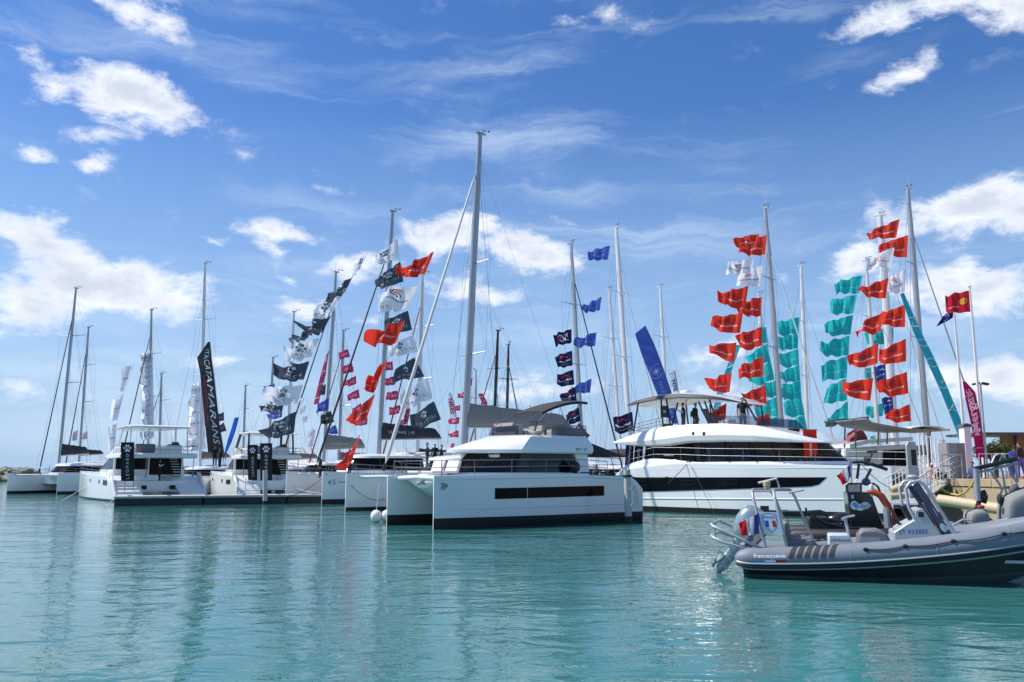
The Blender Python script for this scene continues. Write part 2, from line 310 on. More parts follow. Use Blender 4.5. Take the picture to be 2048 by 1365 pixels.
# quay along the right: its edge runs away from the camera
QE = [Vector((25.0, 16.0, 0)), Vector((22.6, 47.0, 0)), Vector((23.5, 130, 0)), Vector((300, 130, 0)), Vector((300, 16, 0))]
QZ = 2.0
mb = MB(); n = len(QE); mb.add([(p.x, p.y, -2) for p in QE]+[(p.x, p.y, QZ) for p in QE], [tuple(range(n, 2*n))]+[(i, (i+1) % n, n+(i+1) % n, n+i) for i in range(n)])
q = tag(mb.build('quay', concrete, smooth=False), None, None, kind='structure')
mb = MB(); e0, e1 = QE[1], QE[0]; t = (e1-e0).normalized(); nn = Vector((t.y, -t.x, 0)); nn = -nn if nn.y > 0 else nn
k = 0; s = 0
while s < 34:                               # coping blocks along the near edge, each a stone of its own
    w = 1.55; b = MB(); a0 = e0+t*(s+.02); a1 = e0+t*(s+w-.02)
    pts = [a0+nn*.06, a1+nn*.06, a1-nn*.5, a0-nn*.5]
    b.add([(p.x, p.y, QZ-.32) for p in pts]+[(p.x, p.y, QZ+.05) for p in pts], [(3,2,1,0),(4,5,6,7),(0,1,5,4),(1,2,6,5),(2,3,7,6),(3,0,4,7)])
    b.build('coping_block', concrete, q, bevel=.02, smooth=False); s += w
# red carpet on the quay
mb = MB(); c0 = P(1990, 958, 47); 
mb.add([(c0.x, c0.y-1.6, QZ+.056), (c0.x+16, c0.y-6.5, QZ+.056), (c0.x+17, c0.y-2, QZ+.056), (c0.x+1, c0.y+3, QZ+.056)], [(0, 1, 2, 3)])
tag(mb.build('carpet', mat('red_carpet', (.55, .03, .06), .95, 0, .1, 20, .3), smooth=False), 'red carpet strip laid on the quay beside the flagpoles', 'carpet')
# breakwater far left and low land far right
def rocks(name, x0, x1, y0, y1, zmax, n, label, cat, kind):
    mb = MB(); rn = random.Random(5)
    for i in range(n):
        a = rn.random(); x = x0+(x1-x0)*a; y = y0+(y1-y0)*a+rn.uniform(-3, 3); r = rn.uniform(.7, 1.7); z = rn.uniform(-.3, zmax)
        vs = []
        for (ux, uy, uz) in ((1,0,0),(-1,0,0),(0,1,0),(0,-1,0),(0,0,1),(0,0,-1),(.6,.6,.6),(-.6,.6,.5),(.6,-.6,.5),(-.6,-.6,.6)): vs.append((x+ux*r*rn.uniform(.7,1.3), y+uy*r*rn.uniform(.7,1.2), z+uz*r*rn.uniform(.5,.9)))
        import bmesh
        bm = bmesh.new(); vv = [bm.verts.new(v) for v in vs]; rr = bmesh.ops.convex_hull(bm, input=vv); bm.verts.ensure_lookup_table(); bm.verts.index_update()
        mb.add([v.co[:] for v in bm.verts], [tuple(l.vert.index for l in f.loops) for f in bm.faces]); bm.free()
    o = mb.build(name, mat('breakwater_rock', (.26, .23, .20), .9, 0, .35, .6, .5, 3), smooth=False); tag(o, label, cat, kind=kind); return o
rocks('breakwater', -200, -116, 300, 214, 2.6, 520, 'low breakwater of piled grey rocks on the horizon at the left', 'breakwater', 'stuff')
# ================================================================= boat building blocks
def hull_w(t, hw, full=.42):
    a = max(0.0, (t-full)/(1-full)); w = hw*(1-.95*a**2.1)
    if t < .12: w *= .86+.14*t/.12
    return w
def make_hull(f, L, yc, hw, zs, parent, boot_h=.32, steps=True, mats=None, stripe=None, rake=0.0, chamfer=0.0):
    """zs(t): sheer height along the hull, t=0 stern .. 1 bow"""
    N_ = 26; secs = []
    for i in range(N_+1):
        t = i/N_; t = t if t < .999 else 1; x = L*t; w = hull_w(t, hw); z = zs(t); b = boot_h
        def xx(zz): return x+rake*max(0, t-.8)/.2*(zz/2.2)
        kb = -.55+.35*max(0, t-.8)/.2
        half = [(1.0, z), (1.02, z-.05), (1.02, z-.12), (1.0, z*.75), (.99, z*.52), (.97, b+.07), (.965, b), (.93, .02), (.62, -.3), (.0, kb)]
        fl_ = .34*(max(0, t-.5)/.5)**1.3; fq = lambda a, zz: w*a*(1-fl_*(1-max(0, zz)/z)**1.2)
        sec = [Vector((xx(zz), yc+fq(a, zz), zz)) for a, zz in half]+[Vector((xx(zz), yc-fq(a, zz), zz)) for a, zz in reversed(half[:-1])]
        secs.append(sec)
    mb = MB(); nh = 19
    def row(i, j):
        jj = j if j < 9 else 17-j
        if jj in (6, 7, 8): return 1
        if stripe and jj == 5: return 2
        return 0
    mb.loft(secs, 0, True, True, row)
    return mb.build('hull', mats or [gel, boot, navy], parent, ang=28)
def outline(x0, x1, w0, w1, p=4.0, n=14, back=0.12):
    xa = x0+w0*back*.6; half = [(x0, w0*(1-back))]
    for i in range(n+1):
        s = 1-(1-i/n)**1.7; half.append((xa+(x1-xa)*s, (w0+(w1-w0)*s)*max(0, 1-s**p)**.5))
    return half+[(x, -y) for x, y in reversed(half[:-1])]
def outline_k(x0, xk, x1, w, n=10, e=1.35):       # straight sides, a corner at xk, then a bowed front
    half = [(x0, w*.9), (x0+.08, w), (x0+(xk-x0)*.5, w), (xk, w)]
    for i in range(1, n+1): u = i/n; half.append((xk+(x1-xk)*(1-(1-u)**e), w*(1-u)))
    return half+[(x, -y) for x, y in reversed(half[:-1])]
def stack_k(rings, m, name, parent, ang=20):     # rings: (z, x0, xk, x1, w)
    mb = MB(); mb.loft([[Vector((x, y, r[0])) for x, y in outline_k(*r[1:])] for r in rings]); return mb.build(name, m, parent, ang=ang)
def stack(rings, m, name, parent, p=4.0, cap=True, ang=38, yc=0, back=.12, sub=0):   # rings: (z, x0, x1, w0, w1)
    mb = MB(); secs = [[Vector((x, y+yc, (r[0] if len(r) < 6 else r[0]+r[5]*(x-r[1])/(r[2]-r[1])))) for x, y in outline(r[1], r[2], r[3], r[4], p, back=back)] for r in rings]
    mb.loft(secs, 0, True, cap); return mb.build(name, m, parent, ang=ang, sub=sub)
def railing(pts, h, parent, rails=(1.0, .55), r=.014, every=None, lean=(0, 0), name='railing'):
    mb = MB(); pts = [Vector(p) for p in pts]
    for q in rails: mb.tube([p+Vector((lean[0]*q, lean[1]*q, h*q)) for p in pts], r, 5)
    for p in pts: mb.tube([p, p+Vector((lean[0], lean[1], h))], r, 5)
    return mb.build(name, steel, parent)
def rope(pts, r, m, parent=None, sag=0.0, name='rope', n=10):
    pts = [Vector(p) for p in pts]; out = []
    for a, b in zip(pts, pts[1:]):
        for i in range(n): t = i/n; q = a.lerp(b, t); q.z -= sag*4*t*(1-t); out.append(q)
    out.append(pts[-1]); mb = MB(); mb.tube(out, r, 5); return mb.build(name, m, parent)
def wind_gear(top, parent, sc=1.0, aerial=True, side=-1):
    mb = MB(); t = Vector(top)
    mb.tube([t, t+Vector((side*.35, 0, .22))*sc], .018*sc, 5); c = t+Vector((side*.35, 0, .22))*sc
    for a in range(3): mb.ell(c+Vector((.10*math.cos(a*2.1), .10*math.sin(a*2.1), .10))*sc, (.05*sc, .05*sc, .04*sc), n=6, m=4)
    mb.tube([c, c+Vector((-.34, .1, .06))*sc], .012*sc, 4); mb.box(c+Vector((-.36, .1, .08))*sc, (.14*sc, .015*sc, .12*sc))
    mb.build('wind_vane', black, parent)
    if aerial:
        mb = MB(); mb.tube([t+Vector((.08, 0, 0)), t+Vector((.05, 0, 1.15))*sc], [.016*sc, .008*sc], 5); mb.box(t+Vector((0, 0, .02)), (.35*sc, .16*sc, .07*sc)); mb.build('aerial', aluw, parent)
def rig(f, root, base, top, bow, beam, x_sh, zdeck, mm=alu, r=.11, furl=carbon, furl_r=.055, spreaders=(.45, .72), stay_at=.86, boom=None, boomz=1.2, bag=None, baglabel=None, halyards=2, aft=None, vane=True, side=-1, baghgt=.75, aerial=True, baglen=None, stay_px=None):
    """everything in the boat's own axes; base/top/bow are local points"""
    base, top, bow = Vector(base), Vector(top), Vector(bow); up = (top-base)
    mb = MB(); secs = []
    for k in range(13):
        t = k/12; c = base+up*t; rr = r*(1 if t < .8 else 1-.35*(t-.8)/.2)
        secs.append([c+Vector((rr*1.45*math.cos(a), rr*math.sin(a), 0)) for a in (2*math.pi*q/10 for q in range(10))])
    mb.loft(secs); mb.box(top+Vector((-.05, 0, .04)), (.5*r/.11, .16, .10)); ms = mb.build('mast', mm, root)
    mb = MB(); tips = []
    for s_ in spreaders:
        c = base+up*s_; w = beam*.21
        for sg in (1, -1):
            tip = c+Vector((-.25, sg*w, .10)); mb.tube([c, tip], [.045, .025], 6); tips.append((s_, sg, tip))
    if spreaders: mb.build('spreader', mm, ms)
    hound = base+up*stay_at
    mb = MB()
    for sg in (1, -1):
        ch = Vector((x_sh-.7, sg*beam*.46, zdeck)); mb.tube([hound, ch], .013, 4)
        ds = [t for t in tips if t[1] == sg]
        if ds:
            prev = base+up*.06
            for (s_, _, tip) in ds: mb.tube([prev, tip], .008, 4); prev = tip
            mb.tube([prev, base+up*.97], .008, 4)
    if aft: mb.tube([top, Vector(aft)], .010, 4)
    mb.build('shroud', wire, root)
    sp = Vector(stay_px) if stay_px else bow
    mb = MB(); d = hound-sp
    mb.tube([sp+d*t for t in (0, .03, .05, .5, .93, .96, 1)], [.012, .012, furl_r*1.25, furl_r, furl_r*.7, .012, .012], 8); mb.build('furled_sail', furl, root)
    mb = MB(); mb.tube([sp+d*.01, sp+d*.028], .11, 10); mb.build('furler_drum', black, root)
    mb = MB()
    for k in range(halyards): o_ = Vector((-.2-.13*k, (.16 if k % 2 else -.16), 0)); mb.tube([base+o_+Vector((0, 0, .4)), top+o_*.3], .009, 4)
    if halyards: mb.build('halyard', rope_w if mm is not alu else wire, root)
    if vane: wind_gear(top, root, 1.0, aerial, side)
    if boom:
        g = base+Vector((-.15, 0, boomz)); e = g+Vector((-boom, 0, .25)); mb = MB(); mb.tube([g, e], [.10, .11], 8); bo = mb.build('boom', mm, root)
        if bag is not None:
            bl = baglen or boom*.97; secs = []; nn_ = 16
            for k in range(nn_+1):
                t = k/nn_; c = g+(e-g)*(t*bl/boom); hh = baghgt*(1-.45*t)*(min(1, (1-t)*10+.35)) ; ww = .17+.10*math.sin(t*7)**2*.3
                wob = .03*math.sin(t*31)+.02*math.sin(t*57)
                secs.append([c+Vector((0, y*ww*1.2+wob*.4, .06+z*hh+(wob if z > .5 else 0))) for y, z in ((-.8, .0), (-1.15, .15), (-1.0, .45), (-.45, .85), (0, 1.0), (.45, .85), (1.0, .45), (1.15, .15), (.8, .0))])
            mb = MB(); mb.loft(secs); bg_ = mb.build('sail_bag', bag, root, ang=60)
            if baglabel:
                for sg in (1, -1):
                    txt, sx, sz_, w, ink = baglabel; q = g+(e-g)*sx
                    decal('lettering', textdata(txt, .0, 1.15), q+Vector((0, sg*.345, .06+sz_)), (-sg*1, 0, -sg*.0+.0), (0, -sg*.55, 1), w, ink, bg_)
        mb = MB()                       # lazy jacks
        for k in (.3, .55, .8):
            for sg in (1, -1): mb.tube([base+up*.55+Vector((0, sg*.1, 0)), g+(e-g)*k+Vector((0, sg*.2, .4))], .006, 3)
        mb.tube([base+up*.3+Vector((.15, .1, 0)), sp+Vector((-.8, .6, .1))], .006, 3); mb.build('lazy_jack', wire, root)
        mb = MB(); mb.tube([e, base+up*.93], .008, 4); mb.tube([e+Vector((.3, 0, -.1)), Vector((e.x, 0, zdeck+.4))], .02, 5); mb.build('topping_lift', wire, root)
    return ms
def catamaran(name, label, f, L, B, hw, zs, group=None, cat='catamaran', cabin=None, roofz=None, tramp=True, boot_h=.30, stripe=None, cockpit=True, cabw=None, beam_z=None, wind_m=None, rake=.0):
    root = thing(name, label, cat, group, f.o, f.h); yc = B/2-hw
    for sg in (1, -1): make_hull(f, L, sg*yc, hw, zs, root, boot_h, stripe=stripe, rake=rake)
    zd = zs(.4); mb = MB(); secs = []
    for t in (.06, .3, .55, .68):
        x = L*t; zz = zs(t)-.02; lo = .78+.25*max(0, (t-.5)/.2)
        secs.append([Vector((x, y, z)) for y, z in ((-yc-.1, zz), (-yc-.1, lo+.15), (-yc*.6, lo), (yc*.6, lo), (yc+.1, lo+.15), (yc+.1, zz))])
    mb.loft(secs); mb.build('bridge_deck', gel, root, bevel=.04)
    if tramp:
        zb = zs(.93)-.18 if beam_z is None else beam_z; mb = MB(); mb.tube([(L*.93, -yc, zb), (L*.93, 0, zb+.05), (L*.93, yc, zb)], .09, 8); mb.build('crossbeam', aluw, root)
        mb = MB(); x0, x1 = L*.68, L*.93
        for k in range(15): y = -yc+.3+(2*yc-.6)*k/14; mb.tube([(x0, y, zd-.1), (x1, y, zb)], .008, 3)
        for k in range(12): x = x0+(x1-x0)*k/11; zz = zd-.1+(zb-zd+.1)*k/11; mb.tube([(x, -yc+.3, zz), (x, yc-.3, zz)], .008, 3)
        mb.build('trampoline_net', rope_w, root)
    if cabin:
        x0, x1, zc, zr = cabin; cw = cabw or B*.36
        stack([(zd-.05, x0, x1, cw, cw*.92), (zd+.35, x0, x1-.12, cw, cw*.92), ], gel, 'cabin_trunk', root)
        stack([(zd+.352, x0+.06, x1-.14, cw-.03, cw*.89), (zc-.12, x0+.3, x1-1.0, cw-.14, cw*.78)], wind_m or blackwin, 'cabin_window', root)
        stack([(zc-.125, x0-.2, x1-.78, cw+.02, cw*.84), (zc+.05, x0-.3, x1-.9, cw+.06, cw*.84), (zc+.17, x0-.2, x1-1.3, cw-.15, cw*.7), (zc+.22, x0+.2, x1-1.9, cw*.6, cw*.5)], gel, 'cabin_roof', root)
        mb = MB()
        for sg in (1, -1):
            for t in (.25, .5, .75): x = x0+.2+(x1-1-x0)*t; mb.tube([(x-.1, sg*(cw-.015), zd+.36), (x, sg*(cw-.125), zc-.13)], .035, 5)
        mb.build('window_pillar', black, root)
        if cockpit:
            zt = zc+.25 if roofz is None else roofz
            stack([(zt, L*.04, x0+.6, cw*.97, cw*.97), (zt+.1, L*.03, x0+.7, cw, cw), (zt+.16, L*.06, x0+.5, cw*.9, cw*.9)], gel, 'cockpit_roof', root, p=9)
            mb = MB()
            for sg in (1, -1): mb.tube([(L*.06, sg*cw*.9, zd-.2), (L*.06, sg*cw*.9, zt+.02)], .04, 6)
            mb.build('roof_post', steel, root)
    pts = [(L*t, yc+hull_w(t, hw)*.9, zs(t)) for t in (.16, .30, .44, .58, .72, .84, .95)]
    railing(pts, .62, root, name='railing'); railing([(x, -y, z) for x, y, z in pts], .62, root, name='railing')
    # pulpit seats at the bows
    mb = MB()
    for sg in (1, -1): mb.tube([(L*.95, sg*(yc+.25), zs(.95)), (L*.96, sg*(yc+.22), zs(.95)+.62), (L*.985, sg*yc, zs(.98)+.66), (L*.96, sg*(yc-.22), zs(.95)+.62), (L*.95, sg*(yc-.25), zs(.95))], .016, 5)
    mb.build('pulpit', steel, root)
    return root
def fr_from_stem(stem, hdg, L, yc):   # stem = world xy of the foot of a bow whose hull lies at local y = yc
    c, s = math.cos(hdg), math.sin(hdg); return Frame((stem[0]-L*c+yc*s, stem[1]-L*s-yc*c), hdg)
sheer = lambda a, m, b: (lambda t: (a+(m-a)*min(1, t/.16)) if t < .16 else m+(b-m)*max(0, (t-.3)/.7)**1.5)
# ================================================================= white motor catamaran in the middle
st = WP(866, 1060); S2 = WP(1268, 1041); MH = math.atan2(st.y-S2.y, st.x-S2.x)
fM = fr_from_stem(st, MH, 12.0, 1.95)
def flank(x, z, L, yc, hw, zt):
    t = x/L; fl_ = .34*(max(0, t-.5)/.5)**1.3; return yc+hull_w(t, hw)*(1-fl_*(1-max(0, z)/zt)**1.2)
def my37():
    f = fM; L = 12.0; yc = 1.95; hw = .60
    root = thing('motor_catamaran', 'white motor catamaran in the middle with long dark hull window and black waterline', 'catamaran', None, f.o, f.h)
    zs = lambda t: 1.55+.62*min(1, t/.06) if t < .06 else (2.17+.16*min(1, (t-.06)/.3) if t < .36 else 2.33-.10*((t-.36)/.64))
    for sg in (1, -1):
        make_hull(f, L, sg*yc, hw, zs, root, .46)
        mb = MB()                                # knuckle line low on the flank, rubbing strake under the deck edge
        for side in (1, -1):
            mb.tube([(L*t, sg*yc+side*(flank(L*t, .86, L, 0, hw, zs(t))-.006), .86-.06*t) for t in [i/24 for i in range(0, 25)]], .014, 4)
            mb.tube([(L*t, sg*yc+side*(hull_w(t, hw)*1.02+.004), zs(t)-.17) for t in [i/24 for i in range(2, 25)]], .022, 5)
        mb.build('rubbing_strake', gel2, root)
    mb = MB(); secs = []
    for t, lo in ((.05, .75), (.3, .75), (.6, .85), (.8, 1.15), (.9, 1.5), (.945, 1.85)):
        x = L*t; zz = zs(t)-.015; secs.append([Vector((x, y, z)) for y, z in ((-yc, zz), (-yc, lo+.3), (-yc*.55, lo+.12), (-.35, lo-.15 if t > .3 else lo), (.35, lo-.15 if t > .3 else lo), (yc*.55, lo+.12), (yc, lo+.3), (yc, zz), (0, zz+.05))])
    mb.loft(secs); mb.build('bridge_deck', gel, root, ang=30)
    mb = MB(); mb.tube([(L*.955, -yc, 2.1), (L*.965, 0, 2.16), (L*.955, yc, 2.1)], .10, 8); mb.build('crossbeam', gel, root)
    # anchor under the crossbeam
    mb = MB(); mb.box((L*.955, .1, 1.95), (.5, .07, .10), tilt=.5); mb.prism([(-.25, 0), (.3, .22), (.3, -.22)], lambda u, v, k: (L*.93+u, .1+v, 1.78+.03*k+u*.4)); mb.build('anchor', galv, root)
    # cabin
    stack_k([(2.2, 3.0, 7.7, 10.1, 1.98), (2.36, 3.0, 7.65, 10.0, 1.97)], gel, 'cabin_trunk', root)
    stack_k([(2.362, 4.0, 7.6, 9.85, 1.93), (3.24, 4.05, 7.2, 8.95, 1.86)], glass, 'cabin_window', root)
    stack([(2.362, 3.05, 4.02, 1.96, 1.95), (3.24, 3.1, 4.04, 1.90, 1.90)], gel, 'cabin_back', root, p=40, back=.05)
    mb = MB()
    for sg in (1, -1):
        for xb, xt in ((7.62, 7.22), (6.4, 6.4), (5.3, 5.3)): mb.tube([(xb, sg*1.90, 2.37), (xt, sg*1.835, 3.24)], .035, 5)
    for y in (-.75, .75): mb.tube([(9.06, y, 2.37), (8.34, y*.95, 3.24)], .04, 5)
    mb.build('window_pillar', black, root)
    mb = MB()                                   # interior seen through the glass: settee, galley, blinds
    mb.box((6.5, -.6, 2.5), (3.4, 1.6, .5)); mb.box((5.2, .9, 2.6), (1.2, .5, .8)); mb.box((7.6, -.9, 2.75), (.3, .5, .7)); mb.box((8.25, 0, 3.12), (.25, 2.9, .14)); mb.build('saloon_furniture', cushw, root, bevel=.04)
    stack_k([(3.242, 3.0, 7.35, 9.9, 2.06), (3.30, 2.95, 7.4, 10.1, 2.12), (3.40, 2.9, 7.4, 10.05, 2.13), (3.62, 2.9, 7.2, 9.3, 2.10), (4.0, 3.1, 6.75, 7.9, 1.95), (4.10, 3.25, 6.5, 7.4, 1.86), (4.09, 3.4, 6.3, 7.1, 1.7)], gel, 'flybridge_moulding', root)
    # flybridge
    mb = MB()
    mb.box((6.1, -.55, 4.38), (.55, 1.7, .55)); mb.box((6.4, -.55, 4.62), (.16, 1.6, .25), tilt=-.4); mb.build('helm_console', cush, root, bevel=.06)
    for y in (.25, .85):
        mb = MB(); mb.prism([(0, 0), (.5, 0), (.52, .12), (.12, .14), (-.02, .62), (-.18, .66), (-.16, .3)], lambda u, v, k: (5.25+u, y-.24+.48*k, 4.2+v)); mb.build('helm_seat', cush, root, bevel=.06)
    mb = MB(); mb.prism([(0, 0), (.35, 0), (.05, .42)], lambda u, v, k: (6.62+u*.6, -1.2+2.1*k, 4.15+v)); mb.build('wind_deflector', clear, root)
    mb = MB(); mb.box((4.0, 1.3, 4.28), (1.5, .5, .36)); mb.box((3.5, 0, 4.28), (.5, 2.6, .36)); mb.box((4.6, -1.3, 4.28), (1.9, .5, .36)); mb.build('flybridge_settee', cush, root, bevel=.06)
    mb = MB(); mb.box((4.5, .3, 4.52), (.8, .8, .05)); mb.tube([(4.5, .3, 4.1), (4.5, .3, 4.5)], .05, 6); mb.build('flybridge_table', teak, root)
    mb = MB(); mb.add([(5.2, 1.70, 4.12), (3.15, 1.75, 4.12), (3.15, 1.75, 4.50), (5.0, 1.70, 4.50)], [(0, 1, 2, 3)]); mb.add([(3.12, 1.7, 4.12), (3.12, -1.7, 4.12), (3.12, -1.7, 4.5), (3.12, 1.7, 4.5)], [(0, 1, 2, 3)]); mb.build('rail_canvas', bag_g, root, solid=.012)
    railing([(5.6, 1.72, 4.08), (4.9, 1.73, 4.08), (4.0, 1.74, 4.08), (3.1, 1.75, 4.08), (3.05, 0, 4.08), (3.1, -1.75, 4.08), (4.9, -1.72, 4.08)], .52, root, r=.02)
    # bimini: bowed dark canvas on a steel frame
    secs = []
    for k in range(9):
        t = k/8; x = 5.6-2.9*t; zc = 5.22+.62*math.sin(t*math.pi*.56)**.9; secs.append([Vector((x, y*1.1+.35, zc+.10*(1-y*y)+dz)) for dz, ys in ((0, (-1, -.6, 0, .6, 1)), (-.13, (1, .6, 0, -.6, -1))) for y in ys])
    mb = MB(); mb.loft(secs); mb.build('bimini_canvas', bag_d, root, ang=50)
    mb = MB()
    for sg in (1, -1):
        y = sg*1.1+.35; mb.tube([(5.6, y, 5.24), (7.0, y*1.05, 4.5), (6.6, y*1.08, 4.1)], .022, 6); mb.tube([(3.1, y, 5.82), (4.2, y*1.05, 4.7), (4.6, y*1.1, 4.1)], .022, 6); mb.tube([(4.6, y, 5.72), (4.2, y*1.05, 4.7)], .018, 6); mb.tube([(3.2, y, 5.78), (3.3, y*1.1, 4.1)], .018, 6)
    mb.build('bimini_frame', steel, root)
    # foredeck sunbeds with raised backs
    for y, x in ((.35, 10.3), (-.85, 10.3)):
        mb = MB(); mb.box((x+.35, y, 2.38), (1.4, .95, .12)); mb.box((x-.35, y, 2.62), (.14, .95, .58), tilt=-.35); mb.build('sunbed', cushw, root, bevel=.03)
    # rails, fender, awning
    for sg in (1, -1): railing([(L*t, sg*(yc+hull_w(t, hw)*.86), zs(t)-.01) for t in (.2, .36, .52, .68, .84, .97)], .66, root, r=.017)
    railing([(L*.97, sg*(yc+.05), 2.22) for sg in (1, -1)], .66, root, r=.017)
    mb = MB(); mb.ell((4.35, 2.28, 2.62), (.30, .24, .30), n=14, m=9); mb.tube([(4.35, 2.28, 2.9), (4.35, 2.28, 3.1)], .05, 6); mb.tube([(4.0, 2.3, 2.36), (1.8, 2.3, 2.34)], .03, 6); mb.build('round_fender', black, root)
    mb = MB(); mb.add([(3.0, 2.05, 3.75), (3.0, -2.0, 3.75), (.55, -1.7, 3.15), (.1, 0, 3.2), (.45, 1.8, 3.12), (3.0, 2.02, 3.2)], [(0, 1, 2, 3, 4), (0, 4, 5)]); mb.build('cockpit_awning', bag_d, root, solid=.02)
    mb = MB()
    for sg in (1, -1): mb.tube([(.45, sg*1.8, 3.12), (.3, sg*2.1, 1.7)], .022, 6); mb.tube([(1.9, sg*2.2, 3.2), (1.7, sg*2.3, 2.2)], .018, 6)
    mb.build('awning_pole', steel, root)
    # hull windows follow the flank
    for sg in (1, -1):
        for xa, xb, nm in ((2.72, 7.35, 'hull_window'), (7.39, 9.08, 'hull_window')):
            mb = MB(); secs = []
            for k in range(13):
                x = xa+(xb-xa)*k/12; t = x/L; zt = 1.74-.05*(x-2.7)/6.4; zb = zt-.475; ya = sg*(flank(x, zb, L, yc, hw, zs(t))+.012); yb = sg*(flank(x, zt, L, yc, hw, zs(t))+.012)
                secs.append([Vector((x, ya-sg*.03, zb)), Vector((x, ya, zb)), Vector((x, yb, zt)), Vector((x, yb-sg*.03, zt))])
            mb.loft(secs, 0, True); mb.build(nm, blackwin, root)
        def onf(x, z, w, data, ink):
            mb = MB()
            for (a, b) in [(0, 0)]: pass
            v, fc = data; mb.add([(x-sg*a*w, sg*(yc+hull_w((x-sg*a*w)/L, hw)*1.0+.012), z+b*w) for a, b in v], fc); mb.build('lettering', ink, root, smooth=False)
        onf(.95, 1.62, .85, textdata('MY·37', 0, 1.1), ink_s); onf(11.55, 1.78, .30, MONO, ink_s)
    decal('lettering', textdata('MY 37', 0, 1.2), (3.75, 2.142, 3.45), (-1, 0, 0), (0, 0, 1), .7, ink_s, root)
    mb = MB(); mb.box((3.2, 1.9, 2.9), (.02, .3, .25)); 
    # mooring line to the pile
    return root
my37()
# ================================================================= large motor catamaran to the right
h_ = R(-45); pt = WP(1280, 1022)
fP = Frame((pt.x-2.97*math.cos(h_)-4.1*math.sin(h_), pt.y-2.97*math.sin(h_)+4.1*math.cos(h_)), h_)
def p67():
    f = fP; L = 18.2; yc = 3.1; hw = 1.06
    root = thing('motor_yacht', 'large white motor catamaran with black hull stripe, dark saloon windows and people on its flybridge', 'motor yacht', None, f.o, f.h)
    zs = lambda t: 1.3+1.3*(t/.10)**.7 if t < .10 else (2.6+.36*min(1, (t-.1)/.22) if t < .32 else 2.96-.30*((t-.32)/.68)**1.3)
    for sg in (-1, 1):
        make_hull(f, L, sg*yc, hw, zs, root, .30)
        fl = lambda x: sg*(yc+hull_w(x/L, hw)*1.0+.014)
        mb = MB(); secs = []
        for k in range(31):
            x = 1.7+13.3*k/30; t = k/30; zt = 2.05+.06*t; zb = 1.14+.52*t**1.15; zz = zb if x < 14.45 else zb+(zt-zb)*(x-14.45)/.56
            ya = sg*(flank(x, zz, L, yc, hw, zs(x/L))+.014); yb = sg*(flank(x, zt, L, yc, hw, zs(x/L))+.014); secs.append([Vector((x, ya-sg*.03, zz)), Vector((x, ya, zz)), Vector((x, yb, zt)), Vector((x, yb-sg*.03, zt))])
        mb.loft(secs); mb.build('hull_window_band', blackwin, root)
        mb = MB(); mb.tube([(x, fl(x)-sg*.02, 2.60+.02*math.sin(x)-.0) for x in [1+.6*i for i in range(28)]], .03, 5); mb.tube([(x, sg*(flank(x, .72+.016*x, L, yc, hw, zs(x/L))-.006), .72+.016*x) for x in [1+.6*i for i in range(28)]], .025, 5); mb.build('rubbing_strake', gel2, root)
        for x in (3.3, 6.6, 9.4):          # opening ports set in the band
            mb = MB(); zc = 1.62+.02*x; y = fl(x)
            for dx, dz, w_, h2 in ((0, .13, .9, .02), (0, -.13, .9, .02), (.45, 0, .02, .26), (-.45, 0, .02, .26)): mb.box((x+dx, y+sg*.004, zc+dz), (w_, .02, h2))
            mb.build('port_light', black, root)
    mb = MB(); secs = []
    for t, lo in ((.05, .9), (.3, .9), (.6, 1.0), (.8, 1.4), (.92, 2.0), (.955, 2.3)):
        x = L*t; zz = zs(t)-.03; secs.append([Vector((x, y, z)) for y, z in ((-yc-.2, zz), (-yc, lo+.3), (-yc*.5, lo), (yc*.5, lo), (yc, lo+.3), (yc+.2, zz), (0, zz+.06))])
    mb.loft(secs); mb.build('bridge_deck', gel, root, ang=30)
    # bulwark moulding sweeping up aft
    for sg in (-1, 1):
        mb = MB(); secs = []
        for k in range(25):
            x = .9+11.5*k/24; z0 = zs(x/L)-.05; top = z0+.06+.42*math.exp(-((x-3.6)/2.0)**2); y = yc+hull_w(x/L, hw)
            secs.append([Vector((x, sg*(y-.02), z0)), Vector((x, sg*(y-.16), top)), Vector((x, sg*(y-.42), top)), Vector((x, sg*(y-.55), z0))])
        mb.loft(secs); mb.build('bulwark', gel, root, ang=50)
    # saloon
    stack([(2.80, 2.2, 14.9, 3.25, 2.9), (2.98, 2.2, 14.75, 3.22, 2.85)], gel, 'cabin_trunk', root, p=5)
    stack([(2.982, 2.6, 14.5, 3.18, 2.75), (4.20, 2.8, 13.2, 3.1, 2.3)], glass, 'saloon_window', root, p=4.5)
    mb = MB()
    for sg in (-1, 1):
        for xb, xt, yb, yt in ((6.9, 6.9, 3.17, 3.07), (8.6, 8.5, 3.12, 3.02), (10.3, 10.0, 3.02, 2.9), (11.9, 11.2, 2.82, 2.72), (13.2, 12.2, 2.4, 2.35)): mb.tube([(xb, sg*yb, 2.99), (xt, sg*yt, 4.2)], .05, 5)
        mb.add([(2.7, sg*3.19, 2.99), (6.5, sg*3.2, 2.99), (6.0, sg*3.13, 4.2), (2.8, sg*3.12, 4.2)], [(0, 1, 2, 3)])
    mb.build('window_pillar', blackwin, root)
    mb = MB(); mb.box((9, -1, 3.2), (3, 2.2, .5)); mb.box((6, 1, 3.3), (2, 1.5, .7)); mb.box((11.5, .8, 3.5), (.7, .7, 1.0)); mb.box((7.5, -1.8, 3.4), (.6, .6, .9)); mb.build('saloon_furniture', cushw, root, bevel=.05)
    decal('lettering', textdata('POWER 67', 0, 1.2), (4.6, -3.215, 3.42), (1, 0, 0), (0, 0, 1), .75, ink_w, root)
    # flybridge moulding, a long wing with a sharp tail
    secs = []
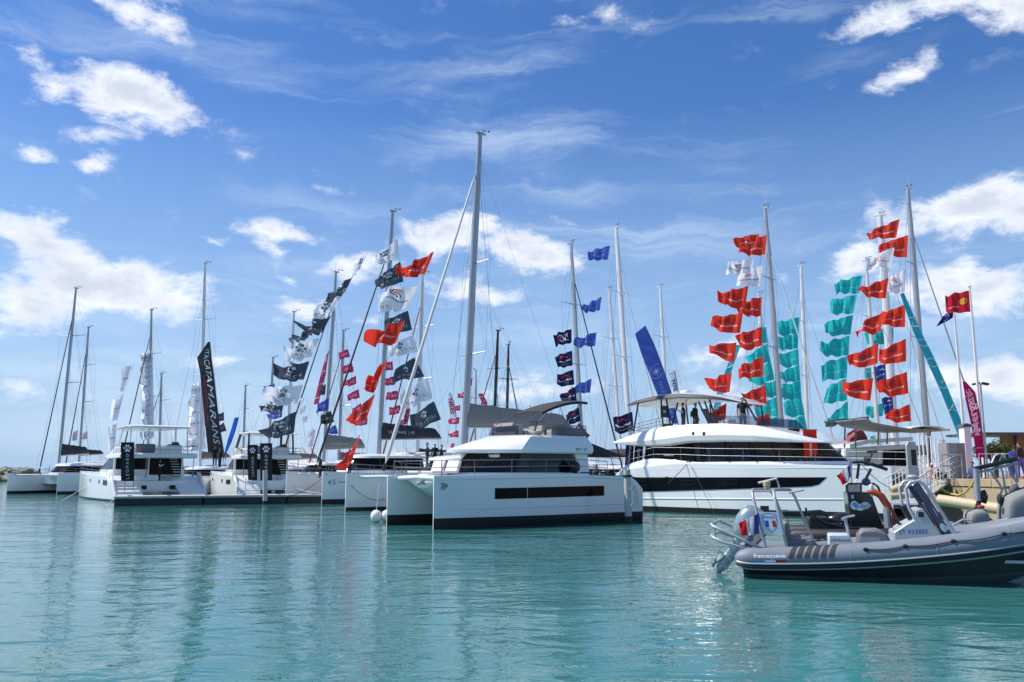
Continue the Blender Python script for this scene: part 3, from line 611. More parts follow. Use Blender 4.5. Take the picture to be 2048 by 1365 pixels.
    for x, zb, zt, w in ((-.2, 4.27, 4.40, 2.7), (1.4, 4.08, 4.74, 3.3), (3.3, 3.95, 5.10, 3.5), (4.6, 3.98, 5.24, 3.52), (6.2, 4.16, 5.28, 3.52), (8.4, 4.17, 5.26, 3.46), (10.4, 4.12, 5.08, 3.28), (10.6, 4.12, 5.05, 3.26), (12.0, 4.07, 4.68, 2.95), (13.2, 4.03, 4.34, 2.5), (14.0, 4.02, 4.12, 1.7)):
        h = zt-zb; dp = .52 if 3 < x < 10.5 else (.3 if x == 1.4 else 0); secs.append([Vector((x, y*w, z)) for y, z in ((-.90, zb), (-.985, zb+.10*h), (-1, zb+.35*h), (-.955, zb+.8*h), (-.91, zt-.02), (-.87, zt), (-.84, zt-dp), (.84, zt-dp), (.87, zt), (.91, zt-.02), (.955, zb+.8*h), (1, zb+.35*h), (.985, zb+.10*h), (.90, zb))])
    mb = MB(); mb.loft(secs); mb.build('flybridge_moulding', gel, root, ang=24)
    # flybridge furniture
    mb = MB(); mb.box((9.2, 1.0, 5.0), (1.2, 1.6, .5)); mb.box((4.2, 1.9, 5.0), (2.2, .8, .5)); mb.box((4.2, 2.3, 5.3), (2.2, .2, .5)); mb.build('flybridge_settee', cush, root, bevel=.08)
    mb = MB(); mb.prism([(0, 0), (.5, 0), (.55, .2), (.15, .25), (0, .95), (-.2, .95), (-.12, .3)], lambda u, v, k: (6.9+u, -1.75+.6*k, 4.9+v)); mb.build('helm_seat', mat('vinyl_grey', (.22, .22, .23), .6), root, bevel=.06)
    mb = MB(); mb.box((7.9, -1.5, 5.25), (.5, .9, .6)); mb.build('helm_console', gel2, root, bevel=.08)
    mb = MB()
    for sg in (-1, 1): mb.add([(7.2, sg*2.95, 5.27), (10.9, sg*2.5, 5.0), (10.3, sg*2.35, 5.62), (7.7, sg*2.75, 5.78)], [(0, 1, 2, 3)])
    mb.add([(10.9, -2.5, 5.0), (10.9, 2.5, 5.0), (10.3, 2.35, 5.62), (10.3, -2.35, 5.62)], [(0, 1, 2, 3)]); mb.build('wind_deflector', clear, root)
    railing([(4.4, -3.05, 5.2), (3.6, -3.05, 5.12), (2.2, -2.98, 4.9), (1.2, -2.8, 4.7), (1.0, 0, 4.68), (1.2, 2.8, 4.7), (3.6, 3.0, 5.0), (6.8, 2.9, 5.0)], .6, root, rails=(1, .66, .33), r=.018)
    # hardtop
    secs = []
    for x, zc, w, th in ((.6, 6.80, 2.2, .06), (1.4, 6.94, 2.45, .30), (3, 7.14, 2.55, .40), (5, 7.18, 2.55, .40), (6.6, 7.04, 2.45, .36), (7.8, 6.84, 2.2, .26), (8.7, 6.60, 1.7, .12), (8.95, 6.52, 1.2, .05)):
        secs.append([Vector((x, y*w, zc+dz*th)) for y, dz in ((-.92, -.45), (-1, -.3), (-.97, .25), (-.8, .45), (-.4, .62), (0, .7), (.4, .62), (.8, .45), (.97, .25), (1, -.3), (.92, -.45), (0, -.35))])
    mb = MB(); mb.loft(secs, 0, True, True, lambda i, j: 1 if j in (0, 1, 8, 9) else 0); mb.build('hardtop', [gel, mat('hardtop_edge_grey', (.05, .052, .055), .4)], root, ang=30)
    mb = MB(); mb.lathe = None; c = Vector((4.0, -.2, 7.46))
    mb.loft([[c+Vector((r_*math.cos(a), r_*math.sin(a), z_)) for a in [2*math.pi*k/16 for k in range(16)]] for r_, z_ in ((.34, -.08), (.38, 0), (.38, .14), (.33, .22), (.15, .25))]); mb.build('radar_dome', gel, root)
    mb = MB()
    def post(pxa, pya, pxb, pyb, y, r_=.055):
        a = f.side(pxa, pya, y); b = f.side(pxb, pyb, y); mb.tube([(a[0], y, a[1]), (b[0], y*1.05, b[1])], r_, 6)
    for y in (-2.3,):
        post(1277, 804, 1269, 866, y); post(1322, 800, 1329, 862, y); post(1333, 800, 1345, 862, y); post(1356, 806, 1345, 855, y); post(1397, 804, 1420, 848, y); post(1409, 803, 1428, 848, y); post(1419, 800, 1439, 855, y); post(1489, 799, 1515, 842, y)
    for x in (2.3, 4.2, 8.0): mb.tube([(x, 2.3, 6.9), (x, 2.6, 5.0)], .055, 6)
    mb.build('hardtop_post', carbon, root)
    for q in (((1322, 812), (1334, 812), (1338, 836), (1323, 836)), ((1325, 848), (1342, 848), (1345, 861), (1328, 861)), ((1402, 818), (1415, 818), (1425, 846), (1418, 848))):
        mb = MB(); pp = [f.side(*w_, -2.32) for w_ in q]; mb.prism(pp, lambda u, v, k: (u, -2.40+.05*k, v)); mb.build('support_panel', carbon, root)
    a = f.side(1329, 824, -2.41); decal('emblem', MONO, (a[0], -2.41, a[1]), (1, 0, 0), (0, 0, 1), .2, ink_w, root)
    # side deck rail
    railing([(x, -(yc+hull_w(x/L, hw)*.82), zs(x/L)+(.28*math.exp(-((x-3.6)/2.0)**2))) for x in (2.0, 4.0, 6.0, 8.0, 10.2, 12.4, 14.4, 16.2, 17.4)], .82, root, rails=(1, .5), r=.011)
    railing([(x, (yc+hull_w(x/L, hw)*.82), zs(x/L)) for x in (2.0, 6.0, 10.2, 14.4, 17.4)], .82, root, rails=(1, .5), r=.011)
    a = f.side(1378, 926, -4.0); mb = MB(); mb.ell((a[0], -4.02, a[1]), (.22, .09, .12)); mb.build('fairlead', black, root)
    mb = MB(); mb.tube([(6.6, -3.4, 4.62), (7.3, -3.4, 4.6)], .02, 5); mb.box((6.6, -3.45, 4.68), (.12, .1, .2)); mb.box((7.35, -3.45, 4.66), (.12, .1, .2)); mb.build('boarding_cleat', black, root)
    rope([(a[0], -4.1, a[1]), f.loc(P(1335, 968, 52.5))], .022, rope_k, root, .05, 'mooring_line'); rope([(a[0]+.1, -4.1, a[1]), f.loc(P(1430, 1030, 50.5))], .014, rope_k, root, .0, 'mooring_line')
    # banners standing on the foredeck
    mb = MB(); mb.tube([(16.6, -2.2, 2.7), (16.9, -2.2, 3.35)], .05, 6); mb.box((16.9, -2.2, 3.45), (.5, .16, .16)); mb.box((16.6, -2.2, 2.95), (.22, .3, .5)); mb.build('bow_searchlight', black, root)
    return root
p67()
# ================================================================= the two motor catamarans lying stern-on at the pontoon
def sternboat(name, label, f, L, B, k, group, dark_posts=False):
    root = thing(name, label, 'catamaran', group, f.o, f.h); hw = .16*B; yc = B/2-hw
    zs = lambda t: .42+1.65*min(1, t/.16)**.8 if t < .16 else 2.07*k+(2.07-2.07*k)+.42*((t-.16)/.84)
    for sg in (1, -1):
        make_hull(f, L, sg*yc, hw, zs, root, .16, mats=[gel, mat('antifouling_teal', (.05, .10, .12), .5), navy])
        for i in range(5):                 # transom steps
            mb = MB(); mb.box((.15+.42*i, sg*yc, .35+.30*i), (.5, hw*1.55, .30)); mb.build('transom_step', gel2, root, bevel=.03)
        mb = MB(); x = 3.3; y = sg*(yc+hull_w(x/L, hw)+.01)
        mb.box((3.3, y, 1.5), (1.3, .03, .40)); mb.box((5.3, y, 1.58), (.3, .03, .3)); mb.box((8.5, y-sg*.02, 1.66), (.3, .03, .3)); mb.build('hull_window', blackwin, root)
        mb = MB(); mb.prism([(0, .5), (.5, .4), (2.4, 2.0), (2.5, 2.35), (1.9, 2.3)], lambda u, v, q: (u, sg*(B/2-.02-.16*q), v)); mb.build('quarter_wing', gel, root, bevel=.03)
    mb = MB(); secs = []
    for t in (.085, .235, .24, .4, .7, .92): x = L*t; zz = zs(max(t, .16))-.04 if t > .237 else 1.62; lo = .8+.7*max(0, t-.6)/.3; secs.append([Vector((x, y, z)) for y, z in ((-yc, zz), (-yc, lo+.2), (-yc*.5, lo), (yc*.5, lo), (yc, lo+.2), (yc, zz))])
    mb.loft(secs); mb.build('bridge_deck', gel, root)
    mb = MB(); mb.box((1.75, yc*.35, 1.85), (.55, yc*.75, .45)); mb.build('cockpit_bench', gel2, root, bevel=.08)
    for y in (-yc*.52, yc*.52): mb = MB(); mb.box((1.28, y, 1.1), (.04, .75, .32)); mb.build('transom_locker', blackwin, root)
    mb = MB(); mb.box((.45, 0, .80), (.75, yc*1.15, .07)); mb.box((.6, 0, .62), (.2, .3, .3)); mb.build('bathing_platform', gel2, root, bevel=.02)
    cw = B*.40
    stack([(2.0, 4.0, L*.80, cw, cw*.9), (2.6, 4.0, L*.78, cw, cw*.9)], gel, 'cabin_trunk', root)
    stack([(2.602, 4.02, L*.775, cw-.02, cw*.88), (3.55, 4.05, L*.64, cw-.15, cw*.75)], blackwin, 'cabin_window', root)
    mb = MB(); mb.box((3.98, -cw*.45, 2.9), (.05, cw*.95, 1.5)); mb.build('saloon_door', mat('door_dark', (.02, .019, .02), .5, spec=.1), root)
    mb = MB(); mb.box((3.95, -cw*.9, 2.85), (.12, .14, 1.6)); mb.box((3.95, cw*.05, 2.85), (.12, .12, 1.6)); mb.box((3.95, cw*.98, 2.85), (.12, .16, 1.6)); mb.build('door_frame', gel, root)
    for i in range(7): mb = MB(); mb.box((2.3+.24*i, -cw*.62, 2.15+.23*i), (.26, .62, .05)); mb.build('stair_tread', gel2, root)
    stack([(3.55, 1.3, L*.66, cw+.12, cw*.85), (3.62, 1.15, L*.67, cw+.2, cw*.88), (3.82, 1.1, L*.66, cw+.2, cw*.86), (3.98, 1.25, L*.6, cw+.05, cw*.8)], gel, 'flybridge_deck', root, p=6)
    stack([(3.98, 4.6, L*.60, cw*.95, cw*.72), (4.55, 4.9, L*.52, cw*.90, cw*.62), (4.62, 5.0, L*.51, cw*.85, cw*.55)], gel, 'flybridge_coaming', root, p=6)
    mb = MB(); mb.box((2.4, cw*.35, 4.22), (1.0, 1.6, .45)); mb.box((1.9, cw*.35, 4.5), (.2, 1.6, .5)); mb.build('flybridge_settee', bag_g, root, bevel=.1)
    mb = MB(); mb.box((2.6, -cw*.5, 4.32), (1.2, 1.1, .7)); mb.build('wet_bar', gel2, root, bevel=.04)
    mb = MB(); mb.box((2.6, -cw*.5, 4.72), (1.0, .8, .12)); mb.box((2.3, -cw*.5, 4.86), (.5, .5, .2)); mb.build('grill', mat('dark_lid', (.05, .05, .055), .35), root, bevel=.03)
    railing([(4.5, cw*.98, 3.97), (2.8, cw*1.05, 3.97), (1.4, cw*1.05, 3.97), (1.3, 0, 3.97), (1.4, -cw*1.05, 3.97), (2.8, -cw*1.05, 3.97), (4.5, -cw*.98, 3.97)], .62, root, rails=(1, .5), r=.018)
    hz = 5.95*k
    stack([(hz-.06, 1.2, L*.56, cw*.84, cw*.66), (hz+.02, .95, L*.58, cw*.92, cw*.7), (hz+.12, 1.1, L*.56, cw*.86, cw*.66), (hz+.17, 1.8, L*.5, cw*.5, cw*.4)], gel, 'hardtop', root, p=7)
    mb = MB()
    for sg in (1, -1):
        mb.tube([(1.6, sg*cw*.8, 3.95), (1.75, sg*cw*.78, hz)], .05 if not dark_posts else .09, 6); mb.tube([(5.2, sg*cw*.82, 4.5), (4.6, sg*cw*.74, hz)], .06 if not dark_posts else .12, 6)
    mb.build('hardtop_post', carbon if dark_posts else gel2, root)
    mb = MB()
    for sg in (1, -1): mb.tube([(1.45, sg*cw*.95, 1.9), (1.4, sg*cw*.97, 3.6)], .035, 6)
    mb.tube([(1.45, cw*.35, 1.9), (1.4, cw*.35, 3.6)], .03, 6); mb.build('awning_post', steel, root)
    railing([(L*t, sg_*(yc+hull_w(t, hw)*.88), zs(t)) for sg_ in (1,) for t in (.2, .34, .48, .62, .76, .9)], .62, root); railing([(L*t, -(yc+hull_w(t, hw)*.88), zs(t)) for t in (.2, .34, .48, .62, .76, .9)], .62, root)
    mb = MB(); mb.tube([(.4, yc-.3, .95), (.4, yc-.3, 2.0), (1.5, yc-.3, 2.0)], .025, 6); mb.tube([(.4, yc+.35, .8), (.4, yc+.35, 1.9)], .025, 6); mb.build('boarding_rail', steel, root)
    return root
a = WP(240, 1004); fA = Frame((a.x+math.sin(R(128))*3.3, a.y-math.cos(R(128))*3.3), R(128))
sternboat('motor_catamaran', 'white flybridge motor catamaran with a hardtop moored stern-on at the left end of the pontoon', fA, 18.0, 7.5, 1.04, None)
a = WP(486, 999); fB = Frame((a.x+math.sin(R(124))*2.9, a.y-math.cos(R(124))*2.9), R(124))
sternboat('motor_catamaran', 'smaller white motor catamaran with black hardtop posts behind the two upright paw banners', fB, 13.0, 6.6, .99, None, True)
# ================================================================= sailing catamarans
def mast_local(f, bpx, tpx, xl):      # mast foot and head on the boat's centreline plane x = xl
    a = f.front(bpx[0], bpx[1], xl); b = f.front(tpx[0], tpx[1], xl); return Vector((xl, a[0], a[1])), Vector((xl, b[0], b[1]))
def mast_depth(f, bpx, tpx, yl=0):    # mast foot and head on the plane y = 0 of the boat
    a = f.side(bpx[0], bpx[1], yl); b = f.side(tpx[0], tpx[1], yl); return Vector((a[0], yl, a[1])), Vector((b[0], yl, b[1]))
def sailcat(name, label, stem, hdg, L, B, base, top, boom=4.6, bag=None, baglabel=None, zs=None, stemside=1, mm=alu, r=.11, furl=carbon, furl_r=.055, cabin=(.30, .72, 1.2), hw=None, group=None, aft=False, stripe=None, boot_h=.30, side=-1, baghgt=.75, boomz=1.2, spreaders=(.45, .72), rake=0, aerial=True, stay_at=.86):
    hw = hw or B*.11; yc = B/2-hw; f = fr_from_stem(stem, hdg, L, stemside*yc); zs = zs or sheer(.7, 1.75, 2.0)
    root = catamaran(name, label, f, L, B, hw, zs, group, cabin=(L*cabin[0], L*cabin[1], zs(.4)+cabin[2], 0), stripe=stripe, boot_h=boot_h, rake=rake)
    a, b = mast_depth(f, base, top); a.z = min(a.z, zs(.4)+cabin[2]+.2)
    rig(f, root, a, b, (L*.935, 0, zs(.93)), B, a.x, zs(.5), mm, r, furl, furl_r, boom=boom, bag=bag, baglabel=baglabel, boomz=boomz, aft=(L*.03, 0, zs(.1)+.6) if aft else None, side=side, baghgt=baghgt, spreaders=spreaders, aerial=aerial, stay_at=stay_at)
    return f, root
# leftmost boat, bows to the camera
fL, _ = sailcat('sailing_catamaran', 'white sailing catamaran at the far left with grey sail bag on its boom', WP(113, 989), R(-106), 12.5, 8.6, (118, 925), (152, 577), 4.3, bag_d, None, sheer(.8, 1.95, 2.25), 1, r=.13, baghgt=1.25, boomz=.9)
sailcat('sailing_catamaran', 'white sailing catamaran half hidden behind the leftmost one, tall thin grey mast', WP(150, 983), R(-106), 12.0, 6.6, (158, 925), (177, 655), 4.0, bag_d, None, sheer(.8, 1.9, 2.2), 1, r=.12)
# catamaran with the figure 45 on its bow
f45, r45 = sailcat('sailing_catamaran', 'white sailing catamaran marked 45 on its bow with dark lettered sail bag', WP(643, 1009), R(-139), 13.7, 7.3, (758, 885), (785, 423), 6.2, bag_d, ('LEOPARD | 45', .30, .45, 2.6, ink_w), sheer(.8, 2.15, 2.45), 1, r=.15, furl_r=.08, cabin=(.28, .78, 1.45), hw=.72, boot_h=.36, baghgt=1.35, boomz=1.25)
yc45 = 7.3/2-.72
for sg in (1,):
    mb = MB()
    for dat, x, w in ((textdata('45', .0, 1.25), 13.0, .62),): 
        v, fc = dat; mb.add([(x-a*w, flank(x-a*w, 1.62+b*w, 13.7, yc45, .72, 2.4)+.008, 1.62+b*w) for a, b in v], fc)
    mb.build('lettering', ink_s, r45, smooth=False); mb = MB()
    mb.add([(x, flank(x, z, 13.7, yc45, .72, 2.4)+.008, z) for x, z in ((12.5, 1.60), (11.2, 1.60), (11.2, 1.65), (12.5, 1.65))], [(0, 1, 2, 3)])
    mb.build('bow_stripe', ink_s, r45, smooth=False)
# its neighbour with the taupe bag, behind
sailcat('sailing_catamaran', 'white sailing catamaran with taupe sail bag behind the boat marked 45', WP(560, 996), R(-139), 12.2, 6.7, (648, 895), (672, 545), 4.6, bag_b, ('LEOPARD 40', .3, .42, 1.9, ink_w), sheer(.8, 1.95, 2.2), 1, r=.13, furl_r=.07, baghgt=1.45, boomz=1.3)
# sailing catamaran behind the central motor boat: tall grey mast, white furled sail
fF, rF = sailcat('sailing_catamaran', 'sailing catamaran behind the central motor boat with the tallest mast and white furled headsail', WP(690, 1022), R(-141), 13.5, 7.2, (928, 880), (960, 268), 9.4, bag_b, None, sheer(.8, 2.0, 2.3), -1, mm=alu, r=.18, furl=mat('white_sailcloth', (.72, .71, .67), .7, 0, .06, 4, .3, 12), furl_r=.10, cabin=(.28, .72, 1.2), hw=.70, stripe=True, boot_h=.14, side=-1, baghgt=1.5, boomz=1.9, spreaders=(.30, .58), stay_at=.90)
# boats further back of which mainly the masts show
redfurl = mat('furled_dark_red', (.16, .012, .02), .7)
BK = [  # mast foot px, mast top px, depth, heading, material, radius, label, furl
 ((296, 930), (303, 620), 105, -110, alu, .12, 'distant sailing boat whose mast carries a column of white flags', carbon),
 ((318, 930), (323, 748), 120, -110, alu, .13, 'distant sailing boat with short mast right of the white flag column', carbon),
 ((401, 915), (410, 527), 92, -112, aluw, .14, 'sailing boat with pale mast beside the tall charcoal banner', wire),
 ((487, 900), (491, 772), 125, -120, alu, .12, 'distant sailing boat with short mast left of the paw flags', wire),
 ((538, 900), (546, 716), 110, -120, alu, .12, 'distant sailing boat with mast behind the lower paw flags', wire),
 ((574, 900), (588, 624), 98, -125, aluw, .14, 'sailing boat with pale mast behind the string of paw flags', wire),
 ((678, 900), (687, 662), 95, -125, alu, .13, 'sailing boat with grey mast next to the pink flags', redfurl),
 ((834, 890), (845, 548), 80, -130, aluw, .15, 'sailing boat with white mast right of the mast of the boat marked 45', redfurl),
 ((985, 880), (996, 662), 84, -128, carbon, .13, 'sailing boat with black mast, left one of the black pair', redfurl),
 ((1012, 880), (1017, 690), 88, -60, carbon, .13, 'sailing boat with black mast, right one of the black pair', carbon),
 ((950, 880), (952, 742), 105, -60, alu, .12, 'distant sailing boat with short grey mast behind the tallest mast', wire),
 ((1166, 885), (1142, 488), 76, -48, alu, .15, 'sailing boat with grey mast and black furled headsail beside the navy flags', carbon),
 ((1262, 870), (1232, 455), 80, -48, aluw, .18, 'sailing boat with thick pale mast beside the blue compass banner', aluw),
 ((1242, 870), (1218, 580), 92, -48, aluw, .14, 'sailing boat with pale mast left of the thickest pale mast', wire),
 ((1338, 870), (1320, 575), 95, -48, aluw, .14, 'sailing boat with white mast behind the radar dome', wire),
 ((1567, 880), (1530, 417), 66, -44, alu, .15, 'sailing boat with grey mast between the red and teal flag strings', aluw),
 ((1530, 880), (1518, 590), 78, -44, aluw, .13, 'sailing boat with pale mast behind the right string of red flags', wire),
 ((1615, 880), (1602, 532), 80, -44, aluw, .14, 'sailing boat with white mast right of the teal flag column', wire),
 ((1856, 870), (1815, 378), 70, -40, alu, .16, 'sailing boat with tall grey mast near the quay flagpoles', alu),
 ((1790, 880), (1760, 432), 78, -40, aluw, .24, 'sailing boat with thick mast behind the right red flags', aluw),
 ((1757, 880), (1732, 522), 74, -40, aluw, .12, 'sailing boat with thin white mast left of the thick mast', aluw),
]
for (bp, tp, d, hd, mm, r_, lab, fu) in BK:
    h = R(hd); b0 = P(bp[0], bp[1], d); L = 12.5; c = Vector((math.cos(h), math.sin(h), 0)); o = b0-c*L*.56
    f = Frame((o.x, o.y), h); zs = sheer(.7, 1.6, 1.85)
    root = catamaran('sailing_catamaran', 'white '+lab if not lab.startswith('white') else lab, f, L, 6.6, .72, zs, 'sailing boats moored in the rows behind', cabin=(L*.3, L*.72, 2.75, 0))
    a, b = mast_depth(f, bp, tp); a.z = 2.7
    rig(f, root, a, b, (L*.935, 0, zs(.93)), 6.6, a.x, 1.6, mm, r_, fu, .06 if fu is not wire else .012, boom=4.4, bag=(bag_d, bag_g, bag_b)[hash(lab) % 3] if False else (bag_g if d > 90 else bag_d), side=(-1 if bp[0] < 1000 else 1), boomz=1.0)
# ================================================================= flags and banners
def cr(x0, y0, sc):                       # crop coordinates -> picture coordinates
    return lambda *c: [(x0+c[i]*sc, y0+c[i+1]*sc) for i in range(0, 8, 2)]
c4 = cr(1380, 380, 340/1221); c6 = cr(1380, 680, 340/2048); c5 = cr(1640, 340, 360/1293); c3r = cr(1640, 720, 408/1856)
c5b = cr(640, 400, 340/1289); c6b = cr(640, 740, 340/1406); c3 = cr(380, 480, 340/1658); c4b = cr(380, 740, 340/1600)
c8 = cr(1080, 640, 320/1680); c7 = cr(1080, 420, 320/1285); c1 = cr(0, 500, 420/1102)
FRN = random.Random(11)
def flag(label, q, d, m, prints=(), group=None, amp=.10, name='flag', waves=1.6, away=.45, cat='flag', nx=20, ny=10):
    """q: hoist top, hoist bottom, fly bottom, fly top (picture corners); the cloth hangs at its own distance d and streams away downwind"""
    hw_ = math.hypot(q[0][0]-q[3][0], q[0][1]-q[3][1])/FPX*d
    dz = away*hw_; ph = FRN.uniform(0, 6.28); ph2 = FRN.uniform(0, 6.28); tw = FRN.uniform(-.5, .5); wv = waves*FRN.uniform(.75, 1.5); amp *= FRN.uniform(.7, 1.5)
    HT, HB, FB, FT = P(*q[0], d), P(*q[1], d), P(*q[2], d+dz), P(*q[3], d+dz*(1+.3*tw))
    org = HB.copy(); n_ = (HT-HB).cross(FB-HB).normalized(); n_ = n_ if n_.y < 0 else -n_
    down = Vector((0, 0, -1))
    def S(u, v):                          # u from hoist to fly, v from bottom to top
        a = HB.lerp(HT, v); b = FB.lerp(FT, v); p = a.lerp(b, u); k = u**.8
        w = 1.35*amp*hw_*k*(math.sin(u*wv*6.28+ph+1.3*v)+.45*math.sin(u*wv*13.1+ph2-2.2*v))
        p = p+n_*w+down*(.05*hw_*math.sin(u*3.14)*(1-v)+.06*hw_*math.sin(u*wv*6.28+ph2+v*1.1)*u+.05*hw_*math.sin(4.1*u+ph)*u*u)+down*(.02*hw_*math.sin(9*u+ph))*(1 if v > .5 else -1)*u
        return p-org
    mb = MB(); vs = [S(i/nx, j/ny) for i in range(nx+1) for j in range(ny+1)]; fs = [(i*(ny+1)+j, (i+1)*(ny+1)+j, (i+1)*(ny+1)+j+1, i*(ny+1)+j+1) for i in range(nx) for j in range(ny)]
    mb.add(vs, fs); o = mb.build(name, m, ang=180); o.location = org; tag(o, label, cat, group)
    asp = (HT-HB).length/max(.01, ((HT+HB)/2-(FT+FB)/2).length)
    for (data, uc, vc, w, ink, mirror, nm) in prints:      # w = width as share of the flag's length
        mp = MB(); v, fc = data; e = .007*max(1, hw_/1.2)
        def nrm(u, vv):
            a = S(min(u+.02, 1), vv)-S(max(u-.02, 0), vv); b = S(u, min(1, vv+.02))-S(u, max(0, vv-.02)); k = a.cross(b).normalized(); return k
        for sgn in (1, -1):
            pts = []
            for a, b in v:
                u = uc+(a*w if mirror else -a*w); vv = vc+b*w/asp; u = min(max(u, 0), 1); vv = min(max(vv, 0), 1); pts.append(S(u, vv)+nrm(u, vv)*e*sgn)
            mp.add(pts, fc)
        mp.build(nm, ink, o, smooth=False)
    return o
ordn = ['topmost', 'second', 'third', 'fourth', 'fifth', 'sixth', 'seventh', 'eighth', 'ninth', 'tenth', 'eleventh']
FPT = textdata('FOUNTAINE PAJOT', .012, 1.0)
def fp(white): # hoist at right seen from behind: the print runs backwards
    ink = ink_k if white else ink_w; lg = ink_r if white else ink_k
    return ((FPT, .50, .36, .74, ink, True, 'lettering'), (MONO, .52, .68, .24, lg, True, 'emblem'))
def string(qs, dd, mats, where, prf, grp, amp=.10, names=None):
    for i, q in enumerate(qs):
        if grp == 'teal lettered show flags' and amp > .1:      # these overlap closely
            h_f = q[1][1]-q[0][1]; q = [q[0], (q[1][0], q[1][1]+.08*h_f), (q[2][0]-3, q[2][1]+.10*h_f), (q[3][0]-5, q[3][1]-.05*h_f)]
        d = dd[0]+(dd[1]-dd[0])*i/max(1, len(qs)-1); m, colour, pr = mats[i % len(mats)] if not isinstance(mats[0], str) else mats
        flag(f'{colour} flag, {ordn[i]} of {where}', q, d, m, pr, grp, amp)
RED = (f_red, 'red', fp(False)); WHT = (f_wht, 'white', fp(True)); g_fp = 'red and white lettered show flags'
string([c4(498,315,475,405,345,405,308,352), c4(463,487,440,600,262,600,245,540), c4(420,690,395,850,205,810,198,745), c4(380,885,358,1030,150,995,165,915), c4(335,1095,318,1238,140,1170,135,1120), c6(505,388,475,630,230,610,195,500), c6(440,760,430,950,270,1000,245,890)], (56, 54), [RED, WHT, RED, RED, RED, RED, RED], 'the left red string behind the flybridge yacht', fp, g_fp, .09)
string([c4(552,320,538,465,345,460,350,400), c4(525,540,515,690,325,680,330,610), c4(517,768,510,905,350,895,318,820), c4(517,985,515,1120,350,1145,318,1045), c4(525,1197,527,1335,350,1355,342,1280), c6(905,545,928,770,690,800,620,660), c6(960,885,975,1060,800,1060,800,940)], (61, 59), [RED, WHT, RED, RED, RED, RED, RED], 'the inner red string left of the grey mast and teal flags', fp, g_fp, .09)
string([c5(572,353,548,487,345,480,328,455), c5(535,558,510,700,300,690,330,640), c5(493,775,472,925,275,880,262,860), c5(458,1010,435,1160,255,1175,250,1150), c5(420,1245,413,1390,205,1420,195,1350), c3r(485,165,458,372,205,300,190,215)], (60, 58), [RED, WHT, RED, RED, RED, RED], 'the right-hand red string nearer the teal column', fp, g_fp, .09)
string([c5(633,468,625,630,430,590,425,540), c5(615,715,610,880,480,870,450,790), c5(612,967,610,1130,440,1110,455,1030), c5(617,1212,620,1375,420,1385,425,1300), c3r(790,108,805,305,545,320,510,210), c3r(815,405,830,560,600,545,600,480)], (64, 62), [RED, WHT, RED, RED, RED, RED], 'the red string hanging beside the tall grey mast near the quay', fp, g_fp, .09)
string([c5b(865,393,795,560,585,575,600,530), c5b(745,648,665,830,455,790,455,690), c5b(645,915,573,1090,345,1085,385,1010), [(778, 714), (752, 772), (733, 785), (740, 764)], c6b(458,200,390,395,250,450,218,400), c6b(335,530,265,740,165,845,215,740)], (49, 47), [RED, WHT, RED, RED, RED, RED], 'the red string ahead of the white furled headsail', fp, g_fp, .10)
LAG = textdata('LAGOON', .0, 1.5)
def lg(mir): return ((LAG, .5, .38, .68, ink_t, mir, 'lettering'), (merge2([band2([(.4*math.cos(i*.5), .4*math.sin(i*.5)) for i in range(2, 12)], .06), band2([(.1, -.3), (.1, .3)], .2)]), .5, .68, .12, ink_t, mir, 'emblem'))
T0 = (f_teal, 'teal', lg(False)); T1 = (f_teal, 'teal', lg(True))
g_lg = 'teal lettered show flags'
string([c5(305,755,285,885,115,878,103,812), c5(268,895,240,1030,70,1025,62,940), c5(238,1043,220,1182,35,1172,25,1095), c5(213,1190,205,1335,8,1320,5,1245), c6(1900,200,1890,460,1590,470,1575,285), c6(1885,465,1895,725,1595,760,1650,560), c6(1900,735,1910,990,1640,1025,1610,985)], (66, 64), [T1, T1, T0, T1, T0, T0, T0], 'the teal column just left of the right-hand red flags', lg, g_lg, .07)
string([c4(785,915,780,1022,640,1025,635,955), c4(780,1030,775,1130,650,1135,640,1065), c6(1305,110,1315,285,1100,300,1045,200), c6(1315,300,1330,480,1100,470,1060,420), c6(1330,495,1345,690,1130,690,1070,570), c6(1340,695,1385,890,1160,900,1150,760), c6(1380,900,1415,1080,1190,1080,1190,1010)], (76, 74), [T0], 'the crumpled teal column right of the grey mast', lg, g_lg, .12)
string([c4(548,985,560,1090,500,1090,498,1000), c6(935,40,970,240,740,250,705,210), c6(970,245,1020,460,750,515,735,470), c6(1030,490,1050,660,910,680,860,560), c6(1060,680,1100,890,830,900,805,820), c6(1105,900,1120,1055,985,1055,940,990)], (74, 72), [T0], 'the teal column half hidden behind the inner red string', lg, g_lg, .12)
string([c5(530,1130,525,1240,350,1235,345,1165), c3r(490,60,485,160,425,160,430,90), c3r(580,395,575,500,440,500,435,440), c3r(540,680,535,750,485,755,480,700)], (80, 80), [T0], 'the far teal string behind the right-hand red flags', lg, g_lg, .12)
ink_g = mat('print_mid_grey', (.20, .21, .25), .7)
LEO = textdata('LEOPARD', 0, 1.5); CAT = textdata('CATAMARANS', 0, 1.6)
def leo(dark): ink = ink_w if dark else ink_g; return ((LEO, .48, .30, .70, ink, True, 'lettering'), (CAT, .48, .14, .45, ink, True, 'lettering'), (PAW, .50, .66, .26, ink, True, 'emblem'))
DK = (f_gry, 'slate grey', leo(True)); LW = (f_wht, 'white paw', leo(False)); g_l = 'slate and white paw flags'
